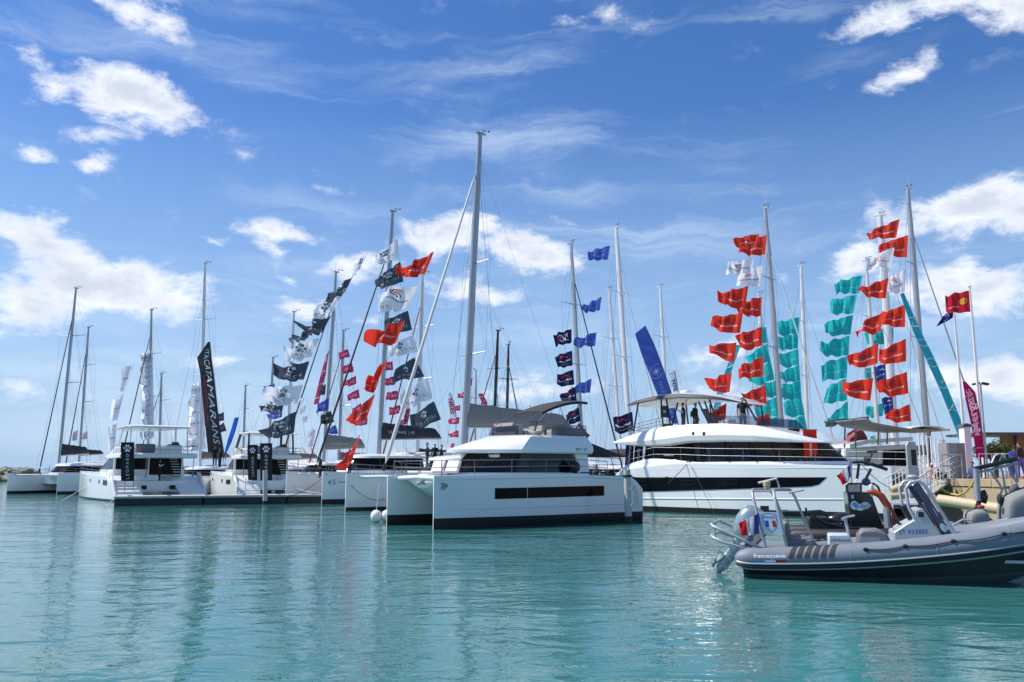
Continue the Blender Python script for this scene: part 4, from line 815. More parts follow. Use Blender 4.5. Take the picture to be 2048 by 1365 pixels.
string([c5b(368,388,335,470,245,580,275,480), c5b(258,565,195,692,62,760,72,730), c3(1490,535,1395,695,1180,790,1180,680), c3(1380,735,1290,905,1100,900,1045,860), c3(1195,870,1145,965,970,990,962,975), c3(1265,960,1185,1140,925,1172,930,1050), c3(1165,1185,1110,1365,830,1345,835,1240), c4b(1065,140,1010,320,730,325,700,185), c4b(880,335,865,400,650,395,645,330), c4b(1000,390,980,592,740,622,690,540)], (66, 70), [LW, DK, LW, DK, DK, LW, DK, LW, DK, DK], 'the curved paw-flag string running down to the pontoon', leo, g_l, .10)
string([c5b(590,290,600,440,400,485,395,440), c5b(610,468,632,620,425,665,425,600), c5b(640,690,655,830,440,850,420,730), c5b(668,840,698,985,480,1020,482,915), c5b(715,1020,742,1150,510,1190,503,1120), c5b(715,1195,793,1340,560,1370,555,1300), c6b(890,68,932,232,690,312,660,200), c6b(943,260,1002,410,770,482,735,390)], (64, 66), [LW, DK], 'the paw-flag string beside the mast of the boat marked 45', leo, g_l, .09)
for i, q in enumerate((c4b(1080,255,1070,300,1025,300,1030,270), c4b(1095,335,1085,400,1020,410,1020,360), c4b(1110,430,1105,490,1045,495,1050,450), c4b(1180,560,1170,640,1110,640,1115,575), c4b(1165,640,1160,720,1110,725,1112,650))):
    flag(f'small white flag, {ordn[i]} of the short string between the dark furled sails', q, 84, f_wht, (), 'small white flags', .1)
for i, (q, m, cl) in enumerate(((c4b(1280,135,1272,235,1205,235,1235,155), f_gry, 'dark'), (c4b(1308,262,1300,380,1190,392,1190,335), f_blu, 'blue'), (c4b(1325,385,1358,490,1230,520,1222,440), f_ink, 'black'), (c4b(1370,515,1395,600,1280,605,1275,580), f_blu, 'royal blue'), (c4b(800,128,790,180,690,180,680,165), f_blu, 'far blue'), (c4b(320,398,320,480,255,478,255,420), f_gry, 'upper grey'), (c4b(318,495,345,575,275,585,265,530), f_gry, 'lower grey'), (c4b(870,400,865,445,745,460,740,415), f_blu, 'dark blue'))):
    flag(f'{cl} little pennant left of the mast of the boat marked 45', q, 86+i, m, ((textdata('CATANA', 0, 1.2), .5, .5, .6, ink_w, True, 'lettering'),), 'pennants among the left masts', .1)
BAL = textdata('BALI', .02, 1.1); PK = (f_pnk, 'pink', ((BAL, .5, .5, .6, ink_p, True, 'lettering'),)); g_b = 'pink lettered flags'
string([c3(1540,1065,1562,1140,1455,1160,1450,1100), c3(1580,1200,1592,1275,1490,1310,1480,1240), c6b(275,-28,280,15,185,32,190,-5), c6b(297,48,302,115,210,140,200,100), c6b(320,158,330,230,235,248,222,210), c6b(340,275,350,340,270,360,262,325), c6b(395,395,390,450,300,465,290,425)], (92, 92), [PK], 'the pink string left of the mast of the boat marked 45', None, g_b, .08)
string([c5b(550,1225,555,1290,465,1290,460,1240), c6b(620,50,625,120,530,130,525,80), c6b(640,170,652,240,550,255,548,195), c6b(660,290,682,350,575,378,565,320), c6b(705,405,715,450,640,458,632,430)], (90, 90), [PK], 'the pink string behind the lettered dark sail bag', None, g_b, .08)
string([c6b(1262,65,1255,130,1210,125,1208,95), c6b(1235,170,1220,235,1135,232,1140,205), c6b(1160,292,1160,337,1105,335,1105,305), c6b(1155,390,1150,445,1065,445,1062,405), c6b(1145,500,1148,560,1065,545,1062,530), c6b(1115,605,1105,650,1080,640,1082,615)], (90, 90), [PK], 'the pink string left of the tallest mast', None, g_b, .08)
MOO = textdata('TheMoorings', .01, 1.0); PWR = textdata('POWER', 0, 1.4)
NV = (f_nvy, 'navy', ((MOO, .5, .40, .80, ink_w, True, 'lettering'), (PWR, .5, .2, .3, ink_w, True, 'lettering'), (WAVE, .5, .70, .45, ink_r, True, 'emblem')))
N50 = (f_nvy, 'navy', ((textdata('50', .02, .9), .45, .5, .52, ink_w, True, 'lettering'), (WAVE, .62, .55, .4, ink_r, True, 'emblem')))
string([c8(332,97,333,240,160,265,137,155), c8(338,325,342,480,185,490,160,375), c8(348,525,362,680,185,687,175,580), c8(375,700,388,850,235,850,205,795), c8(410,920,425,1060,280,1110,270,990), c8(525,1215,460,1285,375,1140,402,1080)], (72, 68), [N50, NV, NV, NV, NV, NV], 'the navy string left of the grey mast with black furled sail', None, 'navy lettered flags', .06)
flag('navy flag with white lettering and red swoosh flying at the stern of the large yacht', c8(970,965,985,1160,775,1192,765,1035), 62, f_nvy, NV[2], 'navy lettered flags', .06)
SN = textdata('CATAMARANS', 0, 1.1); BL = (f_blu, 'blue', ((SN, .45, .35, .5, ink_t, True, 'lettering'), (STAR, .82, .55, .18, ink_w, True, 'emblem')))
string([c7(563,288,545,400,388,390,387,330), c7(495,697,480,808,335,815,340,775), c8(595,128,580,272,362,270,365,205), c8(542,618,528,765,350,750,320,710)], (76, 74), [BL], 'the blue pennants flying left of the thick pale mast', None, 'blue pennants', .08)
DUF = textdata('DUFOUR', .0, 1.0)
for i, q in enumerate((c3r(595,38,605,200,512,262,485,70), c3r(660,335,672,470,590,492,555,345))):
    flag(f'royal blue flag with white script, {("upper", "lower")[i]} of the two behind the right-hand red flags', q, 70, mat('flag_royal', (.02, .05, .28), .75, trans=.4), ((DUF, .5, .5, .7, ink_w, True, 'lettering'), (WAVE, .3, .75, .4, ink_w, True, 'emblem')), 'royal blue flags', .06)
for i in range(9):
    y = 525+50*i; flag(f'white lettered flag, {ordn[i]} of the white column on the left', c1(800+i*.8, y, 803+i*.8, y+56, 748+i, y+66+4*(i % 3), 748+i, y+18), 104, f_wht, ((textdata('CATAMARAN', 0, 1), .5, .4, .7, ink_s, True, 'lettering'),), 'white flags of the left column', .26, waves=2.6)
for i in range(6):
    y = 690+58*i; flag(f'white lettered flag, {ordn[i]} of the white column behind the charcoal banner', c1(1062+i*2, y, 1070+i*3, y+62, 1000-i*3, y+70, 1010-i*3, y+20), 95, f_wht, ((textdata('CATAMARAN', 0, 1), .5, .4, .7, ink_s, True, 'lettering'),), 'white flags behind the banner', .26, waves=2.6)
for i, q in enumerate((c1(705,598,655,740,622,735,640,625), c1(650,755,615,895,583,890,605,785), c1(615,910,600,1060,570,1050,572,930))):
    flag(f'white streaming flag with dark lettering, {ordn[i]} of three over the left motor catamaran', q, 88, f_wht, ((textdata('sunreef', 0, 1), .5, .5, .8, ink_k, True, 'lettering'),), 'streaming white flags', .12)
for i, q in enumerate((c1(408,945,405,1000,375,1000,380,960), c1(460,952,458,992,428,995,430,965))):
    flag(f'tiny pale pink flag, {("left", "right")[i]} of two above the leftmost sail bag', q, 120, mat('flag_pale_pink', (.75, .55, .62), .75, trans=.4), (), 'tiny pale flags', .1)
# national and regional flags
flag('crimson regional flag with yellow cross on the taller quay flagpole', c5(1070,868,1082,1020,905,1015,897,900), 52, f_oc, ((merge2([band2([(-.4, 0), (.4, 0)], .12), band2([(0, -.4), (0, .4)], .12), band2([(-.3, .3), (-.1, .1)], .1), band2([(.3, .3), (.1, .1)], .1), band2([(-.3, -.3), (-.1, -.1)], .1), band2([(.3, -.3), (.1, -.1)], .1), band2([(.42*math.cos(i*.5), .42*math.sin(i*.5)) for i in range(14)], .06)]), .26, .55, .34, ink_y, True, 'emblem'), (textdata('Occitanie', 0, 1), .68, .3, .42, ink_w, True, 'lettering')), None, .06)
flag('dark blue flag hanging limp from the shorter quay flagpole', c5(958,1012,955,1062,832,1125,882,1045), 54, f_eu, ((merge2([ell2(.4*math.cos(i*.785), .4*math.sin(i*.785), .06, .06) for i in range(8)]), .5, .5, .4, ink_y, True, 'emblem'),), None, .10)
# long banners ------------------------------------------------------------
def banner(label, left, right, d, m, prints=(), name='banner', pole=True, lean=.0, along=False):
    """left/right: polylines of picture points from top to bottom, same count"""
    n = 24; ph = FRN.uniform(0, 6)
    def pl(pts, t):
        k = t*(len(pts)-1); i = min(int(k), len(pts)-2); a, b = pts[i], pts[i+1]; return (a[0]+(b[0]-a[0])*(k-i), a[1]+(b[1]-a[1])*(k-i))
    org = P(*right[-1], d)
    def S(u, t):
        a = pl(right, t); b = pl(left, t); w = abs(a[0]-b[0])/FPX*d
        return P(a[0]+(b[0]-a[0])*u, a[1]+(b[1]-a[1])*u, d+.3*w*u+.10*w*u*math.sin(t*9+ph+u*2)+.05*w*math.sin(t*23+u*3))-org
    mb = MB(); nu = 8; mb.add([S(i/nu, j/n) for i in range(nu+1) for j in range(n+1)], [(i*(n+1)+j, (i+1)*(n+1)+j, (i+1)*(n+1)+j+1, i*(n+1)+j+1) for i in range(nu) for j in range(n)])
    o = mb.build(name, m, ang=180); o.location = org; tag(o, label, 'banner')
    L_ = sum((S(.5, (i+1)/20)-S(.5, i/20)).length for i in range(20)); W_ = (S(1, .5)-S(0, .5)).length
    for (data, uc, tc, w, ink, rot, nm) in prints:    # w as share of the length; rot 0: reads down the banner, 1: upright
        mp = MB(); v, fc = data
        for sgn in (1, -1):
            pts = []
            for a, b in v:
                if rot == 0: t = tc+a*w; u = uc-b*w*L_/W_         # reads from the top down, letter tops to the right
                elif rot == 2: t = tc-a*w; u = uc+b*w*L_/W_
                else: t = tc-b*w; u = uc-a*w*L_/W_
                t = min(max(t, 0), 1); u = min(max(u, 0), 1); pts.append(S(u, t)+Vector((0, -.025*sgn, 0)))
            mp.add(pts, fc)
        mp.build(nm, ink, o, smooth=False)
    if pole:
        mp = MB(); mp.tube([S(0, i/16)+Vector((.02, .02, 0)) for i in range(17)]+[S(0, 1)+Vector((.0, 0, -1.2))], .03, 6); mp.build('pole', carbon, o)
    return o
banner('tall charcoal feather banner with white letters running down it', [(416, 684), (394, 716), (400, 745), (408, 830), (416, 905)], [(419, 684), (422, 714), (428, 760), (438, 850), (447, 906)], 80, f_ink, ((textdata('ITACATAMARANS', .0, 1.05), .34, .53, .80, ink_w, 0, 'lettering'), (textdata('UNITED BY PASSION', 0, 1.4), .78, .55, .55, ink_s, 0, 'lettering'), (band2([(-.5, -.03), (0, 0), (.5, -.08)], .05), .66, .66, .26, ink_r, 0, 'emblem')), 'feather_banner')
banner('narrow bright blue banner slanting over the second motor catamaran', [(469, 836), (462, 860), (455, 882), (449, 905)], [(477, 835), (470, 862), (462, 885), (451, 908)], 84, f_lb)
banner('blue compass-star banner along the stay beside the thick pale mast', [(1270, 668), (1284, 712), (1300, 752), (1314, 788), (1345, 848)], [(1290, 652), (1308, 690), (1325, 735), (1341, 782), (1356, 848)], 74, f_blu, ((STAR, .5, .50, .13, ink_w, 1, 'emblem'), (textdata('NAUTITECH', 0, 1.3), .5, .80, .34, ink_t, 0, 'lettering')), 'stay_banner')
banner('small white banner with dark letters beside the radar dome', [(1337, 748), (1342, 765), (1347, 785)], [(1349, 741), (1353, 760), (1356, 783)], 80, f_wht, ((textdata('NTS', .03, 1), .5, .7, .5, ink_b, 0, 'lettering'),))
banner('very long teal pennant slanting down to the quay', [(1800, 588), (1825, 660), (1850, 715), (1880, 780), (1915, 868), (1922, 900)], [(1808, 586), (1840, 660), (1868, 715), (1897, 780), (1926, 850), (1930, 900)], 60, f_cyan, ((textdata('LAGOON', 0, 2.6), .5, .48, .70, ink_t, 2, 'lettering'),), 'stay_banner', pole=False)
banner('teal pennant slanting behind the left red flag string', [(1470, 690), (1450, 745), (1432, 790), (1425, 830)], [(1482, 690), (1462, 745), (1446, 790), (1438, 830)], 72, f_cyan, ((textdata('LAGOON', 0, 2), .5, .5, .8, ink_t, 0, 'lettering'),), 'stay_banner', pole=False)
banner('magenta feather banner with pink-white lettering on the quay', [(1925, 764), (1931, 800), (1940, 840), (1948, 880), (1953, 917)], [(1929, 763), (1949, 785), (1959, 830), (1965, 880), (1968, 915)], 50, f_mag, ((textdata('Merganic', .02, .95), .5, .40, .52, ink_p, 2, 'lettering'), (PAW, .55, .66, .12, ink_p, 1, 'emblem'), (textdata('nautisme', 0, 1), .5, .86, .10, ink_w, 1, 'lettering')), 'feather_banner')
banner('pink feather banner left of the mast of the boat marked 45', [(650, 718), (640, 755), (627, 810)], [(657, 702), (650, 750), (636, 808)], 88, f_pnk, ((textdata('BALI', 0, 2.2), .5, .5, .8, ink_p, 0, 'lettering'),), 'feather_banner')
banner('white feather banner with dark letters left of the tallest mast', [(897, 788), (896, 803), (900, 826), (906, 838)], [(899, 785), (907, 803), (911, 825), (912, 838)], 80, f_wht, ((textdata('NEEL', .03, 1.0), .5, .5, .55, ink_r, 0, 'lettering'),), 'feather_banner')
banner('pink feather banner right of the tallest mast', [(956, 788), (963, 805), (970, 824)], [(964, 787), (973, 805), (976, 822)], 92, f_pnk, ((textdata('BALI', 0, 1.6), .5, .5, .7, ink_p, 0, 'lettering'),), 'feather_banner')
banner('dark red narrow banner among the pink flags', [(812, 818), (808, 835), (808, 850)], [(820, 815), (817, 835), (814, 848)], 88, mat('flag_dark_red', (.4, .02, .06), .75, trans=.4))
# upright roll-up banners on the boats and pontoon
def panel(label, q, d, m, prints, name='upright_banner'):
    c = [P(*p, d) for p in q]; org = (c[2]+c[3])/2; th = Vector((0, .05, 0))
    mb = MB(); mb.add([p-org for p in c]+[p-org+th for p in c], [(0, 1, 2, 3), (7, 6, 5, 4), (0, 4, 5, 1), (1, 5, 6, 2), (2, 6, 7, 3), (3, 7, 4, 0)])
    o = mb.build(name, m, smooth=False); o.location = org; tag(o, label, 'banner')
    ux = (c[1]-c[0]); uy = (c[0]-c[3])
    for data, u, v, w, ink, rot, nm in prints:
        p0 = c[3]+ux*u+uy*v-org+Vector((0, -.012, 0)); X, Y_ = (ux.normalized(), uy.normalized()) if rot == 0 else ((-uy.normalized(), ux.normalized()) if rot == 1 else (uy.normalized(), -ux.normalized()))
        decal(nm, data, p0, X, Y_, w, ink, o)
    mb = MB(); a, b = c[0]-org, c[1]-org; mb.tube([a+Vector((-.04, 0, .02)), b+Vector((.04, 0, .02))], .03, 6); a, b = c[3]-org, c[2]-org; mb.tube([a, b], .03, 6); mb.build('banner_rod', black, o)
    return o
for lab, q, d in (('dark upright paw banner hung on the left motor catamaran', [(242, 886), (268, 886), (268, 962), (242, 962)], 71.5), ('left one of the two upright paw banners by the pontoon pile', [(495, 891), (515, 891), (514, 961), (496, 960)], 70), ('right one of the two upright paw banners by the pontoon pile', [(520, 888), (544, 888), (544, 961), (521, 961)], 69)):
    w_ = (q[1][0]-q[0][0])/FPX*d
    panel(lab, q, d, f_ink, ((PAW, .5, .84, w_*.62, ink_w, 0, 'emblem'), (LEO, .5, .38, w_*1.9, ink_w, 2, 'lettering'), (CAT, .28, .40, w_*1.2, ink_s, 2, 'lettering')))
panel('tall red upright banner with dark emblem on the bow of the large yacht', [(1606, 861), (1633, 861), (1636, 922), (1609, 922)], 50, f_red, ((MONO, .5, .78, .42, ink_k, 0, 'emblem'), (textdata('FOUNTAINE', .01, 1), .5, .28, .95, ink_w, 1, 'lettering')))
panel('navy upright banner half hidden left of the tall red one', [(1577, 859), (1599, 859), (1603, 920), (1581, 920)], 52, f_nvy, ((band2([(-.5, 0), (0, .2), (.5, .1)], .12), .5, .8, .4, ink_w, 0, 'emblem'),))
panel('navy upright banner with white letters at the stern of the large yacht, left', [(1252, 889), (1268, 889), (1266, 932), (1250, 932)], 60, f_nvy, ((textdata('TheMoorings', 0, 1), .5, .5, 1.2, ink_w, 2, 'lettering'),))
panel('navy upright banner with white letters at the stern of the large yacht, right', [(1270, 888), (1287, 889), (1284, 931), (1267, 932)], 59.5, f_nvy, ((textdata('POWER', 0, 1.2), .5, .5, .9, ink_w, 2, 'lettering'),))
# ================================================================= police inflatable in the foreground
pvc = mat('tube_grey', (.175, .205, .245), .55, 0, .08, 4, .12, 30); pvcd = mat('tube_dark_patch', (.035, .034, .036), .6, 0, .15, 8, .2, 40); alupl = mat('painted_aluminium', (.46, .48, .51), .4, .3, .06, 3, .05, 20)
hulld = mat('hull_slate', (.020, .026, .034), .35, 0, .2, 2, .1, 6); hullg = mat('hull_reflection_grey', (.20, .24, .25), .4, 0, .15, 2, .1, 6); vinyl = mat('vinyl_seat_grey', (.17, .172, .18), .55, 0, .08, 6, .15, 25)
a = WP(1475, 1158); b = WP(2048, 1178); fR = Frame((a.x, a.y), math.atan2(b.y-a.y, b.x-a.x)); fR.o = fR.world((0, .25, 0)); fR.o.z = 0
def police_boat():
    f = fR; root = thing('police_boat', 'grey rigid inflatable police boat with tilted outboard in the right foreground', 'boat', None, f.o, f.h)
    zc = lambda x: .43+.57*max(0, x/5.86)**1.9; W2 = 1.9; LB = 7.0
    def cen(x):            # starboard tube centre line, curving in to the bow
        k = max(0, (x-4.6)/2.4); return Vector((x, .95*k**2.2, zc(x)))
    def rad(x): return .25+.01*x if x > .35 else .25*math.sqrt(max(.05, 1-((.35-x)/.42)**2))
    xs = [-.05, 0, .06, .14, .25, .35]+[.6+.32*i for i in range(21)]
    for sg in (0, 1):
        fl = (lambda v: Vector((v.x, W2-v.y, v.z))) if sg else (lambda v: v)
        pts = [fl(cen(min(x, LB))) for x in xs if x <= LB]; mb = MB(); mb.tube(pts, [rad(x) for x in xs if x <= LB], 32); tb = mb.build('inflatable_tube', pvc, root, ang=50)
        out = -1 if not sg else 1
        for (ang, rr, m, nm) in ((-.62, .050, black, 'rubbing_strake'), (-.35, .020, alupl, 'strake_line'), (-.95, .022, alupl, 'strake_line')):
            mb = MB(); mb.tube([fl(cen(x)+Vector((0, -math.cos(ang)*(rad(x)+.012), math.sin(ang)*(rad(x)+.012)))) for x in xs if 0 <= x <= (4.4 if sg else 6.3)], rr, 6); mb.build(nm, m, tb)
        for i in range(6):         # rubber step patches
            mb = MB(); x0 = 1.12+.17*i; secs = []
            for k in range(13):
                an = .15+k*.16; sh = .10*(an-.2); secs.append([fl(cen(x0+sh+dx)+Vector((0, -math.cos(an)*(rad(x0)+dr), math.sin(an)*(rad(x0)+dr)))) for dx, dr in ((0, .004), (0, .012), (.10, .012), (.10, .004))])
            mb.loft(secs); mb.build('step_patch', pvcd, tb)
        for xr in (2.42, 4.15, 5.6):     # glued seams
            mb = MB(); an = [-.3+.2*k for k in range(18)]; secs = [[fl(cen(xr+dx)+Vector((0, -math.cos(q)*(rad(xr)+dr), math.sin(q)*(rad(xr)+dr)))) for dx, dr in ((0, .0), (.004, .005), (.05, .005), (.054, .0))] for q in an]; mb.loft(secs); mb.build('seam_band', pvc, tb)
        mb = MB()                 # life line
        kn = [2.75, 3.55, 4.5, 5.5, 6.4]; lp = []
        for k0, k1 in zip(kn, kn[1:]):
            for q in range(6): t = q/6; x = k0+(k1-k0)*t; an = .55-.12*math.sin(t*math.pi); lp.append(fl(cen(x)+Vector((0, -math.cos(an)*(rad(x)+.02), math.sin(an)*(rad(x)+.02)))))
        mb.tube(lp, .013, 5)
        for k in kn: c = fl(cen(k)+Vector((0, -math.cos(.55)*(rad(k)+.015), math.sin(.55)*(rad(k)+.015)))); mb.ell(c, (.06, .035, .045), n=8, m=5)
        mb.build('life_line', rope_k, tb)
        def onT(data, xc, an0, w, ink, nm):
            mb = MB(); v, fc = data; mb.add([fl(cen(xc+(p if not sg else -p)*w)+Vector((0, -math.cos(an0+q*w/.27)*(rad(xc+(p if not sg else -p)*w)+.003), math.sin(an0+q*w/.27)*(rad(xc+(p if not sg else -p)*w)+.003)))) for p, q in v], fc); mb.build(nm, ink, tb, smooth=False)
        onT(textdata('francequevie', .02, 1), .72, .28, .70, ink_w, 'lettering')
        for k, ink in enumerate((ink_lb, ink_w, ink_r)): onT(([(-.5, -.12), (.5, -.12), (.5, .12), (-.5, .12)], [(0, 1, 2, 3)]), .50+.23*k, -.12, .23, ink, 'tricolour_bar')
    # hull under the tubes
    mb = MB(); secs = []
    for i in range(22):
        x = .12+6.7*i/21; c = cen(x); z = zc(x); k = max(0, (x-4.4)/2.5); ch = .07+.30*max(0, (x-2.2)/4.5)**1.7; ke = -.32+.85*max(0, (x-3.8)/3.0)**2.2; y0 = c.y+.02
        secs.append([Vector((x, y, zz)) for y, zz in ((y0-.10, z-.18), (y0-.02, z-.30), (y0+.06, min(ch, z-.32)), (.95, ke), (W2-y0-.06, min(ch, z-.32)), (W2-y0+.02, z-.30), (W2-y0+.10, z-.18))])
    mb.loft(secs, 0, True, True, lambda i, j: 1 if j in (2, 3) else 0); mb.build('hull', [hulld, hullg], root, ang=25)  # bottom panels lighter grey: reflected light on the lower hull put into the colour
    mb = MB(); mb.box((3.2, .95, .50), (6.0, 1.6, .06)); mb.build('deck', alupl, root)
    mb = MB(); mb.box((.10, .95, .45), (.10, 1.5, .55)); mb.build('transom', alupl, root)
    # roll bar: two leaning hoops with cross pieces
    for x0 in (.60, 1.08):
        mb = MB(); xt = x0-.22
        pts = [(x0+.06, .12, .55), (x0-.08, .14, 1.2), (xt+.02, .20, 1.78), (xt, .34, 1.93), (xt, .60, 1.98), (xt+.34, 1.3, 1.98), (xt+.40, 1.56, 1.93), (xt+.48, 1.70, 1.78), (x0+.46, 1.76, 1.2), (x0+.72, 1.78, .55)]
        mb.tube(pts, .034, 8); mb.build('roll_bar_hoop', galv, root, ang=60)
    for z_, y_ in ((1.95, .42), (1.95, 1.48), (1.45, .17), (1.45, 1.73)):
        mb = MB(); s_ = .22 if z_ > 1.8 else .14; o_ = .40 if y_ > 1 else 0; o_ += .1 if (y_ > 1 and z_ < 1.8) else 0; mb.tube([(.60-s_+o_, y_, z_), (1.08-s_+o_, y_, z_)], .026, 6); mb.build('roll_bar_brace', galv, root)
    mb = MB(); mb.tube([(1.0, .95, 1.98), (.93, .95, 2.24), (.50, .95, 2.13)], .035, 6); mb.build('light_bar', galv, root)
    mb = MB(); mb.loft([[Vector((.70+r_*math.cos(q*.628), .8+r_*math.sin(q*.628), z_)) for q in range(10)] for r_, z_ in ((.07, 2.0), (.07, 2.05), (.085, 2.06), (.085, 2.16), (.06, 2.18))], 0); mb.build('beacon', mat('beacon_cream', (.45, .38, .24), .4), root)
    mb = MB(); mb.box((.62, 1.2, 1.50), (.2, .12, .16)); mb.build('camera_box', black, root); mb = MB(); mb.tube([(1.2, 1.0, 1.9), (1.55, 1.0, 1.98)], .03, 6); mb.build('whip_base', galv, root)
    # police board with shield
    mb = MB(); mb.prism([(.62, .98), (1.04, .98), (.94, 1.48), (.50, 1.48)], lambda u, v, k: (u, .085-.03*k, v)); bd = mb.build('sign_board', mat('board_white', (.68, .70, .72), .4), root)
    SH = [(-.5, .62), (0, .70), (.5, .62), (.5, .05), (.36, -.36), (0, -.68), (-.36, -.36), (-.5, .05)]
    decal('shield', (SH, [tuple(range(8))]), (.765, .0538, 1.24), (1, 0, 0), (-.15, 0, 1), .32, ink_lb, bd)
    decal('shield_field', ([(x*.87, y*.9) for x, y in SH], [tuple(range(8))]), (.765, .0526, 1.24), (1, 0, 0), (-.15, 0, 1), .32, ink_w, bd)
    for k, ink in enumerate((ink_b, ink_w, ink_r)):
        xa = -.36+.24*k; lo = (-.30, -.50, -.30)[k]; decal('shield_stripe', ([(xa, lo+(.0 if k != 1 else .08)), (xa+.24, lo if k == 0 else (lo+.08 if k == 1 else lo)), (xa+.24, .16), (xa, .16)], [(0, 1, 2, 3)]), (.765, .0514, 1.24), (1, 0, 0), (-.15, 0, 1), .32, ink, bd)
    decal('lettering', textdata('POLICE', .02, 1), (.735, .0514, 1.365), (1, 0, 0), (-.15, 0, 1), .26, ink_b, bd)
    # stern guard rails
    for z0, dx in ((.66, 0), (.92, .16)):
        mb = MB(); mb.tube([(.30+dx*2, .02, .64), (-.30, -.02, z0+.12), (-.52, .02, z0+.22), (-.58, .14, z0+.26), (-.50, .5, z0+.29), (-.46, 1.4, z0+.29), (-.52, 1.76, z0+.26), (-.46, 1.88, z0+.22), (-.2, 1.9, z0+.12), (.3+dx*2, 1.9, .64)], .034, 8); mb.build('stern_rail', alupl, root, ang=60)
    mb = MB(); mb.tube([(-.5, .08, .90), (-.5, .08, 1.16)], .028, 6); mb.build('stern_rail_post', alupl, root)
    # outboard, tilted up
    T = Matrix.Rotation(R(36), 3, 'Y'); c0 = Vector((.10, .95, .80))
    def tr(x, y, z): return c0+T @ (Vector((x, y, z))*(1.15 if z > -.3 else 1.05))
    ob = MB(); secs = []
    for z_, ax, ay, ox in ((-.05, .20, .16, .02), (.05, .30, .22, 0), (.30, .36, .25, -.02), (.52, .35, .24, -.03), (.66, .28, .20, -.02), (.72, .14, .10, 0)):
        secs.append([tr(ox+ax*math.copysign(abs(math.cos(q*.3927))**.75, math.cos(q*.3927)), ay*math.copysign(abs(math.sin(q*.3927))**.75, math.sin(q*.3927)), z_) for q in range(16)])
    ob.loft(secs); eng = ob.build('outboard_cowl', mat('engine_silver', (.36, .43, .46), .25, .5, .06, 3, 0, coat=.5), root, ang=50)
    ob = MB(); ob.loft([[tr(ox+ax*math.cos(q*.785), ay*math.sin(q*.785), z_) for q in range(8)] for z_, ax, ay, ox in ((0, .17, .11, 0), (-.35, .14, .08, -.02), (-.62, .12, .05, -.03), (-.85, .10, .035, -.04), (-1.0, .03, .02, -.04))]); ob.box(tr(-.12, 0, -.55), (.40, .22, .02), tilt=R(38)); ob.build('outboard_leg', mat('engine_leg', (.30, .37, .41), .35, .4), eng)
    ob = MB(); hub = tr(-.12, 0, -.76); ax_ = (T @ Vector((-1, 0, 0))); ob.tube([tr(.1, 0, -.76), tr(-.26, 0, -.76)], [.06, .04], 8)
    for q in range(3):
        an = q*2.094; d1 = T @ Vector((0, math.cos(an), math.sin(an))); d2 = T @ Vector((.5, -math.sin(an), math.cos(an))); ob.add([tr(-.2, 0, -.76)+d1*.03-d2*.03, tr(-.2, 0, -.76)+d1*.19-d2*.07, tr(-.2, 0, -.76)+d1*.20+d2*.07, tr(-.2, 0, -.76)+d1*.03+d2*.05], [(0, 1, 2, 3)])
    ob.build('propeller', galv, eng)
    decal('lettering', textdata('HONDA', .03, 1), tr(.10, -.262, .18), T @ Vector((.55, 0, -1)), T @ Vector((1, 0, .55)), .45, ink_k, eng)
    mb = MB(); mb.tube([tr(.33, -.2, .55), tr(.28, -.25, .05)], .012, 5); mb.build('cowl_seam', black, eng)
    # bench, jockey seats, console
    for y0 in (.22, .98):
        mb = MB(); mb.box((1.38, y0+.34, .78), (.62, .68, .20)); mb.build('bench_seat', vinyl, root, bevel=.05)
        mb = MB(); mb.box((1.12, y0+.34, 1.06), (.13, .68, .40), tilt=-.16); mb.build('bench_back', vinyl, root, bevel=.05)
    mb = MB(); mb.box((1.4, .95, .60), (.55, 1.2, .2)); mb.build('bench_base', alupl, root)
    mb = MB(); mb.prism([(2.62, .55), (2.62, 1.04), (2.74, 1.13), (3.05, 1.14), (3.24, 1.05), (3.33, .85), (3.36, .55)], lambda u, v, k: (u, .18+.5*k, v)); mb.build('jockey_seat', vinyl, root, bevel=.07)
    mb = MB(); mb.prism([(2.66, .72), (2.68, .95), (3.08, .95), (3.15, .72)], lambda u, v, k: (u, .172+.01*k, v)); mb.build('seat_panel', mat('vinyl_light', (.3, .3, .31), .5), root)
    mb = MB(); mb.prism([(2.0, .5), (2.02, .98), (2.5, .98), (2.58, .5)], lambda u, v, k: (u, .55+.7*k, v)); mb.build('locker', mat('pale_blue_grp', (.52, .60, .66), .35), root, bevel=.04)
    decal('lettering', textdata('DEFENDER', .02, 1), (2.28, .54, .84), (1, 0, 0), (0, 0, 1), .42, ink_s, root)
    for y_ in (.3, .62):
        mb = MB(); mb.tube([(2.46, y_, .95), (2.40, y_, 1.36)], .03, 6); mb.build('seat_rail', alupl, root)
    mb = MB(); mb.tube([(2.32, .26, 1.33), (2.40, .30, 1.37), (2.46, .64, 1.37), (2.62, .66, 1.40)], .032, 6); mb.build('seat_rail', alupl, root)
    con = MB(); con.prism([(3.40, .5), (3.40, 1.06), (3.66, 1.24), (3.84, 1.34), (3.86, 1.56), (4.02, 1.60), (4.40, .95), (4.56, .5)], lambda u, v, k: (u, .33+1.15*k, v)); co = con.build('console', alupl, root, bevel=.02)
    decal('lettering', textdata('ST 933885', .015, 1.05), (3.80, .3285, 1.08), (1, 0, .05), (-.05, 0, 1), .60, ink_b, co)
    mb = MB(); mb.box((3.98, .325, 1.46), (.11, .02, .11)); mb.build('side_port', black, co)
    mb = MB(); mb.add([(4.00, .36, 1.46), (4.00, 1.45, 1.46), (4.52, 1.5, .92), (4.58, .34, .88)], [(0, 1, 2, 3)]); 
    WS = [(3.84, 2.10), (3.98, 2.18), (4.62, 1.0), (4.50, .88)]
